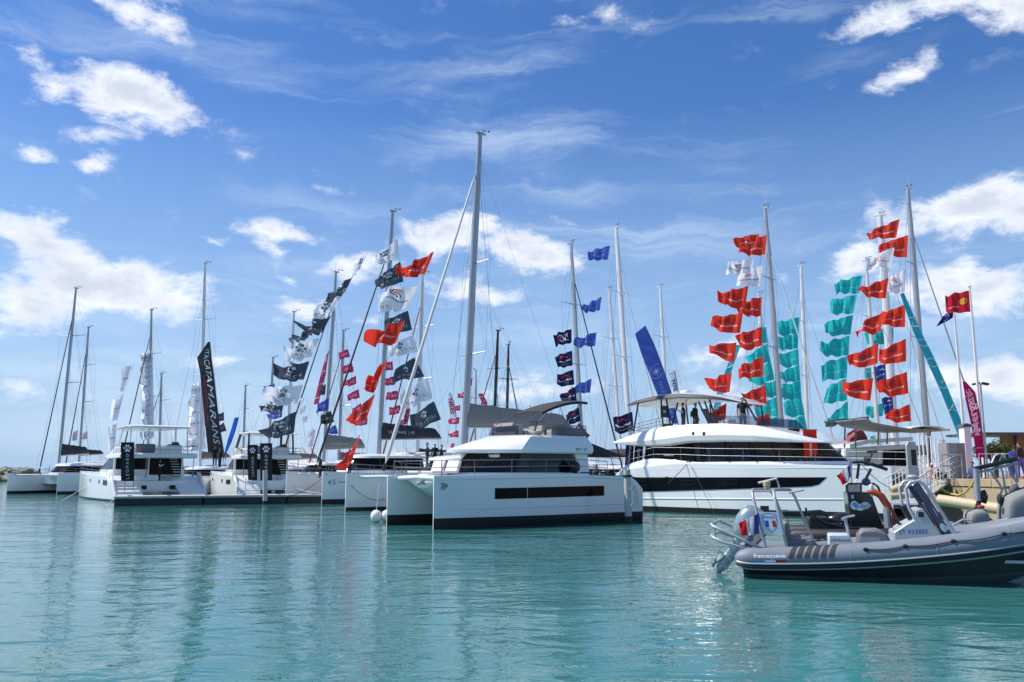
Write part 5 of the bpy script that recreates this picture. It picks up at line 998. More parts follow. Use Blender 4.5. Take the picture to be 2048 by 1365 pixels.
    mb = MB(); mb.prism(WS, lambda u, v, k: (u, .40+1.05*k, v)); mb.build('windscreen', mat('smoked_blue_glass', (.045, .045, .11), .08, 0, .2, 3, 0, coat=.4), root, bevel=.02)
    decal('sticker', merge2([ell2(0, 0, .5, .3), ell2(.2, .3, .2, .3)]), (4.42, .392, 1.18), (.5, 0, -1), (1, 0, .5), .20, ink_t, root)
    decal('lettering', textdata('COXSWAIN', .02, 1), (4.28, .392, 1.52), (.5, 0, -1), (1, 0, .5), .20, ink_w, root)
    for y_ in (.36, 1.49):
        mb = MB(); mb.tube([(3.92, y_, 1.2), (3.74, y_, 1.62), (3.70, y_, 2.02), (3.80, y_, 2.16), (4.0, y_, 2.20), (4.10, y_, 2.1), (4.68, y_, .98)], .036, 8); mb.build('screen_frame', alupl, root, ang=60)
    mb = MB(); mb.tube([(3.98, .36, 2.2), (3.98, 1.49, 2.2)], .036, 8); mb.build('screen_frame', alupl, root)
    mb = MB(); mb.ell((3.9, .75, 2.28), (.12, .10, .06)); mb.ell((4.0, 1.15, 2.27), (.10, .08, .05)); mb.build('deck_light', alupl, root)
    mb = MB(); mb.tube([(3.42+.16*math.cos(q*.42)*0, .9+.19*math.cos(q*.42), 1.32+.19*math.sin(q*.42)) for q in range(16)], .018, 5); mb.tube([(3.42, .9, 1.32), (3.62, .9, 1.2)], .03, 5); mb.build('steering_wheel', black, root)
    mb = MB(); mb.box((3.75, .9, 1.5), (.12, .5, .3), tilt=-.4); mb.build('instrument_panel', black, co)
    return root
police_boat()
# tricolour draped over the outboard
def tricolour(label, q, d, amp=.06, group=None, order=(ink_r, ink_w, ink_b)):
    HT, HB, FB, FT = (P(*p, d) for p in q); org = HB.copy(); nx, ny = 15, 8; o = None
    mats3 = [flagmat('flag_tri_blue', (.02, .03, .18)), flagmat('flag_tri_white', (.75, .75, .77)), flagmat('flag_tri_red', (.65, .02, .03))]
    mb = MB(); vs = []
    for i in range(nx+1):
        for j in range(ny+1):
            u, v = i/nx, j/ny; p = HB.lerp(HT, v).lerp(FB.lerp(FT, v), u); p.y += amp*math.sin(u*9+v*3)*(.3+u)-.1*math.sin(u*3.1); vs.append(p-org)
    b0 = len(mb.v); mb.v = [tuple(v) for v in vs]
    for i in range(nx):
        for j in range(ny): mb.f.append((i*(ny+1)+j, (i+1)*(ny+1)+j, (i+1)*(ny+1)+j+1, i*(ny+1)+j+1)); mb.m.append(min(2, i*3//nx))
    o = mb.build('national_flag', mats3, ang=180); o.location = org; tag(o, label, 'flag', group); return o
tricolour('blue white red flag draped over the outboard of the police boat', [(1521, 1024), (1517, 1068), (1482, 1072), (1476, 1046)], 20.6, .05)
o = tricolour('blue white red flag on a staff above the black boat', [(1702, 926), (1702, 954), (1686, 972), (1671, 952)], 27.2, .08)
mb = MB(); mb.tube([P(1703, 924, 27.25)-o.location, P(1703, 972, 27.25)-o.location], .02, 6); mb.build('flag_staff', galv, o)
# ================================================================= black workboat behind
def black_boat():
    c = P(1725, 1050, 27); f = Frame((c.x-2.0*math.cos(R(-14)), c.y-2.0*math.sin(R(-14))), R(-14)); c.z = 0
    root = thing('workboat', 'black rigid inflatable with tall black console tower behind the police boat', 'boat', None, f.o, f.h)
    S = lambda px, py, y=0: (lambda r_: Vector((r_[0], y, r_[1])))(f.side(px, py, y))
    for sg in (0, 1):
        y = sg*2.0-.4; mb = MB(); mb.tube([(-.2, y, .45), (0, y, .45), (3, y, .48), (4.5, y+(.2 if not sg else -.2), .6), (5.6, .6, .85)], [.12, .24, .26, .26, .24], 14); mb.build('inflatable_tube', mat('tube_black', (.018, .018, .02), .5), root)
    mb = MB(); secs = [[Vector((x, y, z)) for y, z in ((-.4, .4), (-.3, .1), (.6, ke), (1.5, .1), (1.6, .4))] for x, ke in ((0, -.3), (3, -.3), (5, .1))]; mb.loft(secs); mb.build('hull', hulld, root)
    mb = MB(); mb.box((2.6, .6, .46), (4.8, 1.6, .06)); mb.build('deck', alupl, root)
    q = [f.side(px, py, 0) for px, py in ((1694, 985), (1742, 985), (1770, 1062), (1704, 1062))]; mb = MB(); mb.prism(q, lambda u, v, k: (u, 0+1.1*k, v)); tw = mb.build('console_tower', mat('gloss_black', (.012, .012, .014), .2, 0, .1, 3, 0, coat=.5), root, bevel=.03)
    a = f.side(1720, 1013, 0); decal('emblem', merge2([ell2(-.3, .05, .22, .26), ell2(0, -.05, .3, .2), ell2(.3, .05, .25, .2), ([(.4, .2), (.62, .05), (.45, -.1)], [(0, 1, 2)])]), (a[0], -.003, a[1]), (1, 0, 0), (0, 0, 1), .52, ink_w, tw); decal('emblem', merge2([ell2(-.3, .10, .13, .13), band2([(-.2, -.1), (-.1, .05), (0, -.1), (.1, .06), (.2, -.08), (.3, .06), (.42, -.02)], .06)]), (a[0], -.006, a[1]), (1, 0, 0), (0, 0, 1), .52, ink_lb, tw)
    a = f.side(1705, 994, 0); decal('sticker', ([(-.5, -.7), (.5, -.7), (.5, .7), (-.5, .7)], [(0, 1, 2, 3)]), (a[0], -.003, a[1]), (1, 0, 0), (0, 0, 1), .08, ink_t, tw)
    for y in (0, 1.1):
        mb = MB(); mb.tube([S(1695, 986, y), S(1693, 972, y), S(1698, 968, y), S(1748, 968, y), S(1756, 974, y), S(1772, 1015, y)], .035, 6); mb.build('tower_frame', carbon, root, ang=60)
    mb = MB(); mb.tube([S(1722, 968, 0), S(1722, 986, 0)], .03, 6); mb.tube([S(1748, 968, 0), S(1748, 968, 1.1)], .03, 6); mb.build('tower_frame', carbon, root)
    mb = MB(); mb.prism([f.side(*p, .1) for p in ((1698, 971), (1721, 971), (1722, 985), (1698, 985))], lambda u, v, k: (u, .1+.9*k, v)); mb.build('tower_screen', clear, root)
    mb = MB(); c = S(1743, 981, -.1); mb.ell(c, (.08, .05, .20)); mb.build('life_ring_light', cushw, root)
    mb = MB(); mb.tube([S(1735, 985, -.05), S(1748, 984, -.1), S(1762, 992, -.12), S(1775, 1012, -.12), S(1785, 1032, -.12), S(1796, 1056, -.12)], [.08, .10, .11, .11, .11, .10], 10); mb.build('suction_hose', mat('orange_hose', (.42, .06, .015), .55, 0, .15, 6, .3, 60), root, ang=60)
    mb = MB(); mb.tube([S(1772, 1017, -.2), S(1776, 1056, -.2)], .09, 8); mb.build('hose_post', galv, root)
    for (pa, pb) in (((1714, 958), (1718, 928)), ((1728, 966), (1742, 938))): mb = MB(); mb.tube([S(*pa, .3), S(*pb, .3)], .045, 6); mb.build('lamp_arm', black, root)
    mb = MB(); mb.tube([S(1700, 926, .3), S(1722, 924, .3), S(1750, 932, .3), S(1766, 930, .3)], .04, 6); mb.box(S(1758, 934, .3), (.5, .12, .10), tilt=.35); mb.build('work_lamp', black, root)
    mb = MB(); mb.ell(S(1732, 964, .4), (.14, .14, .12)); mb.build('blue_beacon', mat('beacon_blue', (.05, .16, .42), .3), root)
    mb = MB(); mb.tube([S(1612, 1024, -.4), S(1650, 1046, -.4), S(1690, 1056, -.4), S(1740, 1056, -.4)], .04, 6); mb.tube([S(1612, 1024, 1.2), S(1640, 1022, 1.2), S(1690, 1040, 1.2)], .04, 6); mb.tube([S(1612, 1024, -.4), S(1612, 1016, -.4)], .035, 6); mb.tube([S(1612, 1024, -.4), S(1618, 1023, 1.2)], .04, 6); mb.build('side_rail', carbon, root, ang=60)
    mb = MB(); c = S(1688, 1043, .6); mb.loft([[c+Vector((x, r_*.8*math.cos(q*.628), r_*math.sin(q*.628))) for q in range(10)] for x, r_ in ((-.5, .08), (-.42, .18), (-.1, .26), (.25, .24), (.4, .1))]); mb.tube([c+Vector((-.2, 0, -.1)), c+Vector((-.7, 0, -.7))], [.12, .07], 8); mb.build('outboard_motor', mat('gloss_black', (.012, .012, .014), .2), root, ang=50)
    mb = MB(); mb.box(S(1635, 1050, .2), (.6, 1.0, .5)); mb.box(S(1662, 1058, .6), (.7, .6, .4)); mb.build('fuel_locker', black, root, bevel=.05)
    rope([P(1722, 928, 27), P(1780, 976, 33)], .012, rope_k, None, .1).parent = None
    bpy.data.objects['rope']['label'] = 'thin black mooring rope running from the workboat tower to the quay pipes'; bpy.data.objects['rope']['category'] = 'rope'; bpy.data.objects['rope'].name = 'mooring_rope'
    rope([P(1697, 952, 27.5)-f.o if False else f.loc(P(1719, 945, 33)), f.loc(P(1692, 1010, 31)), f.loc(P(1692, 1024, 31))], .03, rope_w, root, 0, 'white_line')
    return root
black_boat()
# ================================================================= small boat with covered engines at the right edge
def cover_boat():
    d = 23.5; c = P(1940, 1058, d); f = Frame((c.x, c.y), R(-8)); f.o.z = 0
    root = thing('tender', 'grey tender with canvas-covered outboards at the right edge beyond the police boat', 'boat', None, f.o, f.h)
    S = lambda px, py, y=0: (lambda r_: Vector((r_[0], y, r_[1])))(f.side(px, py, y))
    mb = MB(); mb.tube([(-.5, 0, .75), (1, 0, .75), (4, 0, .85)], [.22, .25, .27], 14); mb.tube([(-.5, 1.9, .75), (4, 1.9, .85)], .25, 12); mb.build('inflatable_tube', pvc, root)
    mb = MB(); mb.loft([[Vector((x, y, z)) for y, z in ((0, .7), (.1, .2), (.95, -.3), (1.8, .2), (1.9, .7))] for x in (-.4, 4.2)]); mb.build('hull', alupl, root)
    cov = mat('cover_grey_canvas', (.22, .235, .235), .8, 0, .15, 3, .5, 3)
    def cover(pts, y0, y1, nm):
        mb = MB(); q = [f.side(*p, y0) for p in pts]; n = 9; secs = []; rn = random.Random(len(pts))
        for k in range(n+1):
            t = k/n; s_ = 1-.18*abs(2*t-1)**3; cx = sum(a for a, _ in q)/len(q); lo = min(b for _, b in q)
            secs.append([Vector((cx+(a-cx)*s_+rn.uniform(-.004, .004), y0+(y1-y0)*t+rn.uniform(-.004, .004), lo+(b_-lo)*s_+rn.uniform(-.006, .006)+.012*math.sin(9*t+5*a))) for a, b_ in q])
        mb.loft(secs); mb.build(nm, cov, root, ang=80, sub=2)
        mb = MB(); mb.tube([secs[n//2][i]*1.0+Vector((0, 0, .01)) for i in range(len(q))], .016, 5); mb.build('cover_strap', black, root)
    cover([(1941, 1060), (1940, 1030), (1944, 1024), (1960, 1018), (1974, 1019), (1983, 1026), (1984, 1044), (1987, 1060)], .2, .9, 'console_cover')
    cover([(2014, 1056), (2014, 1030), (2016, 1005), (2021, 993), (2036, 986), (2060, 976), (2085, 980), (2100, 1010), (2100, 1056)], .3, 1.2, 'engine_cover')
    mb = MB(); mb.tube([S(1900, 1054, .2), S(1925, 1040, .2), S(1944, 1040, .2)], .03, 6); mb.tube([S(1905, 1046, .8), S(1925, 1038, .8), S(1944, 1038, .8)], .03, 6); mb.tube([S(1990, 1048, .2), S(2016, 1043, .2)], .09, 8); mb.build('bow_rail', alupl, root)
    mb = MB(); mb.box(S(1890, 1034, .5), (.9, .3, .16), tilt=.25); mb.build('boarding_plank', mat('weathered_wood', (.12, .10, .085), .8, 0, .3, 6, .3), root)
    # aft gantry: post, padded arm, bent tubes
    for (pts, r_, m, nm) in (([(1956, 1002), (1952, 938)], .085, galv, 'gantry_post'), ([(1950, 938), (1984, 930), (2034, 918)], .06, black, 'padded_arm'), ([(1958, 945), (1990, 938), (2020, 930), (2032, 922)], .035, galv, 'gantry_tube'), ([(1982, 944), (2000, 970), (2004, 982)], .03, galv, 'gantry_tube'), ([(2004, 982), (2000, 990), (2008, 974), (2018, 974), (2022, 985)], .025, galv, 'gantry_tube'), ([(1982, 932), (1990, 912), (2000, 908), (2012, 920), (2022, 950), (2034, 965)], .03, galv, 'gantry_tube'), ([(1996, 930), (2004, 910), (2016, 908), (2028, 925), (2036, 965)], .03, galv, 'gantry_tube'), ([(1998, 928), (2005, 944), (2010, 975), (2016, 1000)], .028, galv, 'gantry_tube')):
        mb = MB(); mb.tube([S(*p, .8) for p in pts], r_, 8); mb.build(nm, m, root, ang=60)
    mb = MB(); mb.loft([[S(1966, 994, .8)+Vector((x+.1*r_, r_*math.cos(q*.628)*.5, r_*math.sin(q*.628))) for q in range(10)] for x, r_ in ((-.16, .03), (-.08, .16), (.04, .2), (.12, .05))]); mb.tube([S(1958, 1000, .8), S(1955, 1022, .8)], [.05, .09], 6); mb.build('spare_propeller', black, root)
    mb = MB(); mb.ell(S(1962, 1014, .7), (.10, .06, .05)); mb.tube([S(1949, 1015, .7), S(1949, 1024, .7)], .04, 6); mb.build('red_buoy', mat('buoy_red', (.5, .05, .02), .5), root)
    mb = MB(); rn = random.Random(2)
    for k in range(9): mb.ell(S(2004+rn.uniform(-5, 6), 1012+rn.uniform(-16, 14), .6+.1*k), (.07, .10, .15), n=9, m=6)
    mb.build('black_bag', bag_d, root)
    mb = MB(); mb.add([S(2016, 975, .75), S(2034, 966, .75), S(2042, 985, .75), S(2022, 1000, .75)], [(0, 1, 2, 3)]); mb.build('canvas_panel', mat('canvas_mauve', (.16, .14, .16), .8), root, solid=.02)
    return root
cover_boat()
# ================================================================= pontoon, piles, quay furniture
def pontoon():
    a = WP(228, 1013); b = WP(572, 1008); t = (b-a).normalized(); nrm = Vector((-t.y, t.x, 0)); b = b+t*14
    o = thing('pontoon', 'long low floating pontoon with dark sides in front of the motor catamarans', 'pontoon', None, a, math.atan2(t.y, t.x)); L = (b-a).length
    for i in range(int(L/6)+1):
        x0 = i*6; x1 = min(L, x0+5.9)
        if x1-x0 < .5: continue
        mb = MB(); mb.box(((x0+x1)/2, 1.3, .12), (x1-x0, 2.5, .80)); mb.build('float', mat('pontoon_dark', (.03, .033, .036), .7, 0, .3, 3, .3), o, bevel=.03)
        mb = MB(); mb.box(((x0+x1)/2, 1.3, .60), (x1-x0+.06, 2.7, .16)); mb.build('deck_section', mat('pontoon_deck', (.42, .42, .41), .8, 0, .15, 3, .3, 10), o, bevel=.02)
    for i in range(9):
        mb = MB(); x = 1.0+i*2.6; mb.tube([(x-.15, .25, .72), (x+.15, .25, .72)], .04, 6); mb.tube([(x, .25, .66), (x, .25, .74)], .03, 5); mb.build('mooring_cleat', galv, o)
pontoon()
def pile(label, top, bot, r_, wet):
    b0 = WP(*bot); d = b0.y; tp = P(*top, d); o = thing('mooring_pile', label, 'pile', None, (b0.x, b0.y, 0))
    mb = MB(); mb.tube([(0, 0, -2), (0, 0, wet)], r_*1.02, 12); mb.build('wet_foot', mat('pile_weed', (.035, .032, .025), .9, 0, .4, 6, .6, 12), o)
    mb = MB(); mb.tube([(0, 0, wet), (tp.x-b0.x, 0, tp.z)], r_, 14); mb.build('shaft', mat('pile_grey', (.50, .50, .48), .6, .1, .2, 2, .2, 8), o)
    return o, tp.z
o, z = pile('grey steel mooring pile with ropes at the stern of the central motor catamaran', (1254, 940), (1257, 1048), .165, .35)
for k, zz in enumerate((z-.32, z-.26)): 
    mb = MB(); mb.tube([(.20*math.cos(q*.5), .20*math.sin(q*.5), zz) for q in range(14)], .03, 6); mb.build('rope_turn', rope_k, o)
mb = MB()
for k in range(5): mb.tube([(.19*math.cos(.5+k*.2), -.19, z-.5-.1*k+.0), (.25+.05*k, -.2, z-.9), (.30+.04*k, -.18, z-1.25-.1*k), (.1, -.2, z-1.7)], .018, 5)
mb.build('hanging_rope', rope_w, o, ang=60)
rope([(.1, 0, z-.3), (2.6, 4.0, z-.35)], .022, rope_k, o, .12, 'mooring_line'); rope([(0, 0, z-.3), (-3.0, .6, z-.10)], .022, rope_k, o, .03, 'mooring_line')
pile('pale mooring pile in front of the right upright paw banner', (530, 941), (530, 1009), .17, .25)
# two white fenders by the bow
f0 = WP(752, 1045)
for k, dx in enumerate((0, .5)):
    o = thing('fender', f'{("left", "right")[k]} one of two white ball fenders floating beside the bows', 'fender', None, (f0.x+dx, f0.y+.1*k, .28)); mb = MB(); mb.ell((0, 0, 0), (.27, .27, .31), n=14, m=9); mb.build('ball', gel2, o); mb = MB(); mb.tube([(0, 0, .28), (.1, .2, 1.6)], .012, 4); mb.build('lanyard', rope_w, o)
# quayside
def onq(px, d): r_ = P(px, 944, d); return Vector((r_.x, d, QZ))
def cabinet():
    c = onq(1911, 47); o = thing('louvred_cabinet', 'tall grey louvred cabinet standing at the quay edge', 'cabinet', None, c, R(8)); H_ = P(1900, 886, 47).z-QZ
    mb = MB(); mb.box((.18, .45, H_/2), (.95, .9, H_-.02)); mb.build('body', mat('cabinet_taupe', (.27, .24, .225), .6, 0, .05), o); n = 15
    for i in range(n): mb = MB(); mb.box((-.17, -.03, (i+.5)*H_/n), (.62, .05, H_/n*.72), tilt=0); s_ = mb.build('slat', mat('slat_grey', (.42, .40, .38), .6), o, smooth=False)
cabinet()
c = onq(1941, 50); o = thing('site_cabin', 'narrow white cabin behind the flagpoles on the quay', 'cabin', None, c, 0); H_ = P(1937, 854, 50).z-QZ
mb = MB(); mb.box((0, .3, H_/2), (.40, .6, H_)); mb.build('body', gel2, o, bevel=.03); mb = MB(); mb.loft([[Vector((x, y, H_+z)) for x, z in ((-.28, 0), (-.18, .14), (0, .2), (.18, .14), (.28, 0))] for y in (-.06, .68)]); mb.build('roof', mat('roof_dark', (.08, .08, .09), .6), o)
for lab, tp, bt, d in (('taller white flagpole on the quay flying the crimson flag', (1939, 574), (1969, 940), 52), ('shorter white flagpole on the quay flying the dark blue flag', (1908, 622), (1934, 995), 54)):
    b0 = P(bt[0], 950, d); b0.z = QZ; tpw = P(*tp, d); o = thing('flagpole', lab, 'flagpole', None, b0); mb = MB(); mb.tube([(0, 0, 0), Vector((tpw.x-b0.x, 0, tpw.z-QZ))], [.10, .05], 10); mb.build('pole', mat('pole_white', (.72, .70, .72), .35), o); mb = MB(); mb.ell((tpw.x-b0.x, 0, tpw.z-QZ+.03), (.11, .11, .07)); mb.build('finial', gel2, o); mb = MB(); mb.box((0, 0, .03), (.4, .4, .06)); mb.build('base_plate', galv, o)
    mb = MB(); mb.tube([(.12, -.06, 1), Vector((tpw.x-b0.x+.05, -.06, tpw.z-QZ-.1))], .008, 4); mb.build('halyard', rope_w, o)
c = onq(1975, 58); o = thing('lamp_post', 'thin grey floodlight mast behind the magenta banner', 'lamp post', None, c); zt = P(1968, 768, 58).z-QZ
mb = MB(); mb.tube([(0, 0, 0), (0, 0, zt)], [.07, .05], 8); mb.build('pole', galv, o)
for s_ in (-.3, .3): mb = MB(); mb.box((s_, 0, zt), (.4, .3, .14), tilt=.2*s_/.3); mb.build('lamp_head', black, o)
# canopy roof with timber fascia, tree and hedge
c = onq(2030, 66); o = thing('quay_pavilion', 'low flat-roofed timber pavilion at the right edge', 'pavilion', None, c); zr = P(2000, 868, 66).z-QZ
mb = MB(); mb.box((1.5, 2, zr), (8.5, 5, .18)); mb.build('roof', mat('roof_dark', (.08, .08, .09), .6), o); mb = MB(); mb.box((1.9, .6, zr-.65), (5.0, .1, 1.0)); mb.build('fascia', mat('rusty_timber', (.26, .12, .06), .8, 0, .4, 3, .3), o)
for x in (-2.3, .5, 3.5): mb = MB(); mb.box((x, .4, zr/2), (.14, .14, zr)); mb.build('column', black, o)
def tree(label, px, d, pytop, w, hgt_base, seed, colr, spread=1.0):
    c = onq(px, d); zt = P(px, pytop, d).z-QZ; o = thing('tree', label, 'tree', 'trees behind the quay', c); rn = random.Random(seed)
    mb = MB(); mb.tube([(0, 0, 0), (.1, 0, zt*.5), (.05, .1, zt*.8)], [.16, .12, .05], 8)
    for k in range(6): a = k*1.05; mb.tube([(.08, 0, zt*.4), (w*.35*math.cos(a), w*.35*math.sin(a), zt*.72)], [.06, .02], 5)
    mb.build('trunk', mat('bark', (.12, .09, .06), .9), o); mb = MB()
    for i in range(4200):
        while True:
            x, y, z = rn.uniform(-1, 1), rn.uniform(-1, 1), rn.uniform(-1, 1)
            if x*x+y*y+z*z < 1: break
        lump = .8+.35*math.sin(5*x+seed)*math.sin(4*z+1); p = Vector((x*w*lump, y*w*lump, zt*.68+z*zt*.34*lump)); s_ = rn.uniform(.05, .12)*w/1.7; a = rn.uniform(0, 6.28); e = rn.uniform(-1, 1)
        ux = Vector((math.cos(a), math.sin(a), e*.6)).normalized(); uy = ux.cross(Vector((rn.uniform(-1, 1), rn.uniform(-1, 1), 1))).normalized(); mb.add([p-ux*s_, p+uy*s_*.45, p+ux*s_, p-uy*s_*.45], [(0, 1, 2, 3)])
    mb.build('crown', mat('foliage_'+str(seed), colr, .7, 0, .45, 2.5, trans=.25), o, smooth=False)
tree('round green tree behind the magenta banner', 1992, 60, 878, 1.7, 0, 3, (.06, .085, .018)); tree('olive green tree at the right beyond the pavilion', 2022, 74, 884, 1.8, 0, 4, (.05, .07, .02))
tree('dark green tree beyond the catamaran by the quay', 1662, 150, 886, 3.5, 0, 5, (.05, .07, .025)); tree('second dark green tree beyond the catamaran by the quay', 1690, 155, 888, 3.0, 0, 6, (.05, .075, .025))
# gangway: sloping white railed bridge, with a grey gate panel
def gangway():
    a = P(1802, 995, 43); a.z = .9; b = P(1882, 948, 47.5); b.z = QZ+.1; t = b-a; Lg = math.hypot(t.x, t.y); o = thing('gangway', 'white railed gangway sloping up from the water to the quay', 'gangway', None, (a.x, a.y, a.z), math.atan2(t.y, t.x)); sl = t.z/Lg
    mb = MB(); mb.prism([(0, -.08), (Lg, t.z-.08), (Lg, t.z), (0, 0)], lambda u, v, k: (u, -.75+1.5*k, v)); mb.build('walkway', alupl, o)
    for y in (-.75, .75):
        for h in (1.15, .85, .55, .28):
            mb = MB(); mb.tube([(0, y, h), (Lg, y, t.z+h)], .03 if h > 1 else .02, 6); mb.build('rail', gel2, o)
        for i in range(13): x = Lg*i/12; mb = MB(); mb.tube([(x, y, sl*x), (x, y, sl*x+1.15)], .024, 6); mb.build('baluster', gel2, o)
    c = P(1826, 950, 44); o2 = thing('gate_panel', 'tall pale grey gate panel standing at the gangway', 'gate', None, (c.x, c.y, .9), R(35)); h = P(1826, 884, 44).z-.9
    mb = MB(); mb.prism([(-.45, 0), (.45, 0), (.45, h-.25), (.28, h), (-.28, h), (-.45, h-.2)], lambda u, v, k: (u, -.04+.08*k, v)); mb.build('panel', mat('panel_grey', (.42, .42, .41), .5), o2); mb = MB(); mb.box((.1, -.05, h*.74), (.4, .03, h*.26)); mb.build('window', blackwin, o2)
    for j in range(7):        # tall stanchion fence beyond
        c = P(1842+j*8, 944, 49+j*.6); mb = MB(); hh = P(1842, 866+j*1.5, 49).z-QZ; o3 = thing('fence_post', f'{ordn[j]} tall white post from the left in the row by the grey gate panel'.replace('topmost', 'first'), 'post', 'white posts by the gangway', (c.x, c.y, QZ)); mb.tube([(0, 0, 0), (0, 0, hh)], .045, 8); mb.build('shaft', gel2, o3); mb = MB(); mb.tube([(0, 0, hh*.95), (.25, .2, hh*.97)], .03, 6); mb.build('bracket', gel2, o3)
gangway()
# low white pipe railing on the quay
for j, (pa, pb, d) in enumerate((((1886, 910), (1925, 908), 45.5), ((1960, 908), (2012, 904), 50))):
    a = onq(pa[0], d); b = onq(pb[0], d); o = thing('pipe_railing', ('grey pipe handrail next to the louvred cabinet', 'white pipe railing under the trees on the quay')[j], 'railing', None, a); h = P(*pa, d).z-QZ
    for k in range(2): mb = MB(); mb.tube([(0, 0, h*(1-.45*k)), (b.x-a.x, b.y-a.y, h*(1-.45*k))], .035, 6); mb.build('rail', gel2 if j else galv, o)
    for k in range(3): q = (b-a)*k/2; mb = MB(); mb.tube([q, q+Vector((0, 0, h))], .035, 6); mb.build('post', gel2 if j else galv, o)
c = P(1866, 962, 45.5); c.z = QZ; o = thing('bollard', 'thin red post at the quay corner', 'post', None, c); mb = MB(); mb.tube([(0, 0, 0), (0, 0, .75)], .07, 10); mb.build('shaft', mat('post_red', (.5, .04, .03), .5), o); mb = MB(); mb.ell((0, 0, .78), (.08, .08, .06)); mb.build('cap', gel2, o)
c = onq(1881, 46); o = thing('black_crate', 'small black crate on the quay beside the louvred cabinet', 'crate'); o.location = c; mb = MB(); mb.box((0, 0, .16), (.45, .4, .32)); mb.build('box', black, o, bevel=.03); mb = MB(); mb.box((0, 0, .34), (.49, .44, .05)); mb.build('lid', black, o, bevel=.02)
# yellow hose over the wall, floating pipes below
hp = [P(px, py, d) for px, py, d in ((1866, 953, 45), (1872, 966, 44.6), (1884, 979, 44), (1900, 988, 43.5), (1918, 991, 43), (1932, 984, 42.5), (1944, 970, 42), (1949, 955, 42))]
mb = MB(); mb.tube([p-hp[0] for p in hp], .05, 8); o = mb.build('hose', mat('hose_yellow', (.55, .42, .08), .5), ang=60); o.location = hp[0]; tag(o, 'yellow hose hanging in a loop down the quay wall', 'hose')
beige = mat('pipe_beige', (.55, .43, .27), .55, 0, .12, 2, .1)
for j, (pa, pb, d, r_, lab) in enumerate((((1782, 982), (1822, 966), 42, .16, 'upper beige pipe slanting beside the gangway'), ((1780, 994), (1815, 990), 40, .15, 'lower beige pipe beside the gangway'), ((1878, 1000), (2010, 1020), 33, .20, 'long beige floating pipe at the foot of the quay wall'))):
    a = P(*pa, d); b = P(*pb, d-(2 if j == 2 else 0)); mb = MB(); mb.tube([Vector((0, 0, 0)), b-a], r_, 14); o = mb.build('floating_pipe', beige); o.location = a; tag(o, lab, 'pipe')
# catamaran lying beyond the quay corner with a grey curved hardtop
def quaycat():
    d = 60; c = P(1770, 960, d); f = Frame((c.x, c.y), R(-78)); f.o.z = 0
    f = Frame((c.x-0, c.y+9), R(-80)); root = thing('moored_catamaran', 'white catamaran beyond the quay corner with dark cabin window and long grey hardtop', 'catamaran', None, f.o, f.h)
    for sg in (1, -1): make_hull(f, 12, sg*2.9, .8, sheer(.8, 1.9, 2.2), root, .25)
    mb = MB(); mb.box((5, 0, 1.4), (8, 5.6, 1.1)); mb.build('bridge_deck', gel, root)
    L_ = lambda px, py, dd: f.loc(P(px, py, dd))
    q = [L_(*p, 57) for p in ((1752, 950), (1758, 893), (1832, 888), (1838, 950))]; n_ = Vector((-4.5, 0, 0))
    mb = MB(); mb.add(q+[v+n_ for v in q], [(0, 1, 2, 3), (7, 6, 5, 4), (0, 4, 5, 1), (1, 5, 6, 2), (2, 6, 7, 3), (3, 7, 4, 0)]); mb.build('cabin', gel, root, bevel=.05)
    for pts in (((1766, 947), (1767, 902), (1791, 900), (1791, 948)), ((1793, 948), (1793, 900), (1822, 898), (1824, 948))):
        q = [L_(*p, 56.9) for p in pts]; mb = MB(); mb.add(q+[v+Vector((-.05, 0, 0)) for v in q], [(0, 1, 2, 3), (7, 6, 5, 4), (0, 4, 5, 1), (1, 5, 6, 2), (2, 6, 7, 3), (3, 7, 4, 0)]); mb.build('cabin_window', blackwin, root)
    def slab(pts, dd, dep, m, nm, th=.12):
        q = [L_(*p, dd) for p in pts]; mb = MB(); secs = [[v+Vector((0, 0, 0)), v+Vector((-dep, 0, .0)), v+Vector((-dep, 0, th)), v+Vector((0, 0, th))] for v in q]; mb.loft(secs); mb.build(nm, m, root, ang=40)
    slab([(1700, 897), (1735, 888), (1790, 884), (1826, 882)], 56.8, 4.2, gel, 'cabin_roof', .25)
    slab([(1733, 839), (1745, 848), (1770, 853), (1800, 858), (1840, 862), (1866, 860), (1900, 862)], 53, 3.5, mat('hardtop_grey', (.20, .20, .20), .5), 'hardtop', .10)
    slab([(1824, 857), (1850, 853), (1880, 855), (1898, 862)], 52.6, 2.0, gel2, 'hardtop_front', .06)
    slab([(1670, 853), (1676, 848), (1720, 846), (1738, 842)], 58, 1.2, mat('solar_black', (.02, .02, .025), .3), 'solar_panel', .30)
    mb = MB()
    for px, pt_, pb_ in ((1757, 850, 890), (1775, 855, 888), (1860, 864, 940), (1690, 853, 895), (1712, 853, 895)): mb.tube([L_(px, pt_, 54), L_(px-1, pb_, 55.5)], .05, 6)
    mb.build('hardtop_post', steel, root)
    for pts in (((1705, 882), (1712, 866), (1724, 858), (1733, 872), (1737, 883)),):
        q = [L_(*p, 59) for p in pts]; mb = MB(); mb.add(q+[v+Vector((-1, 0, 0)) for v in q], [tuple(range(5)), tuple(reversed(range(5, 10)))]+[(i, (i+1) % 5, 5+(i+1) % 5, 5+i) for i in range(5)]); mb.build('spray_hood', mat('hood_red', (.28, .06, .05), .8), root)
    railing([L_(px, 930, 52) for px in (1648, 1668, 1690, 1714, 1735, 1752)], .95, root, rails=(1, .5))
    return root
quaycat()
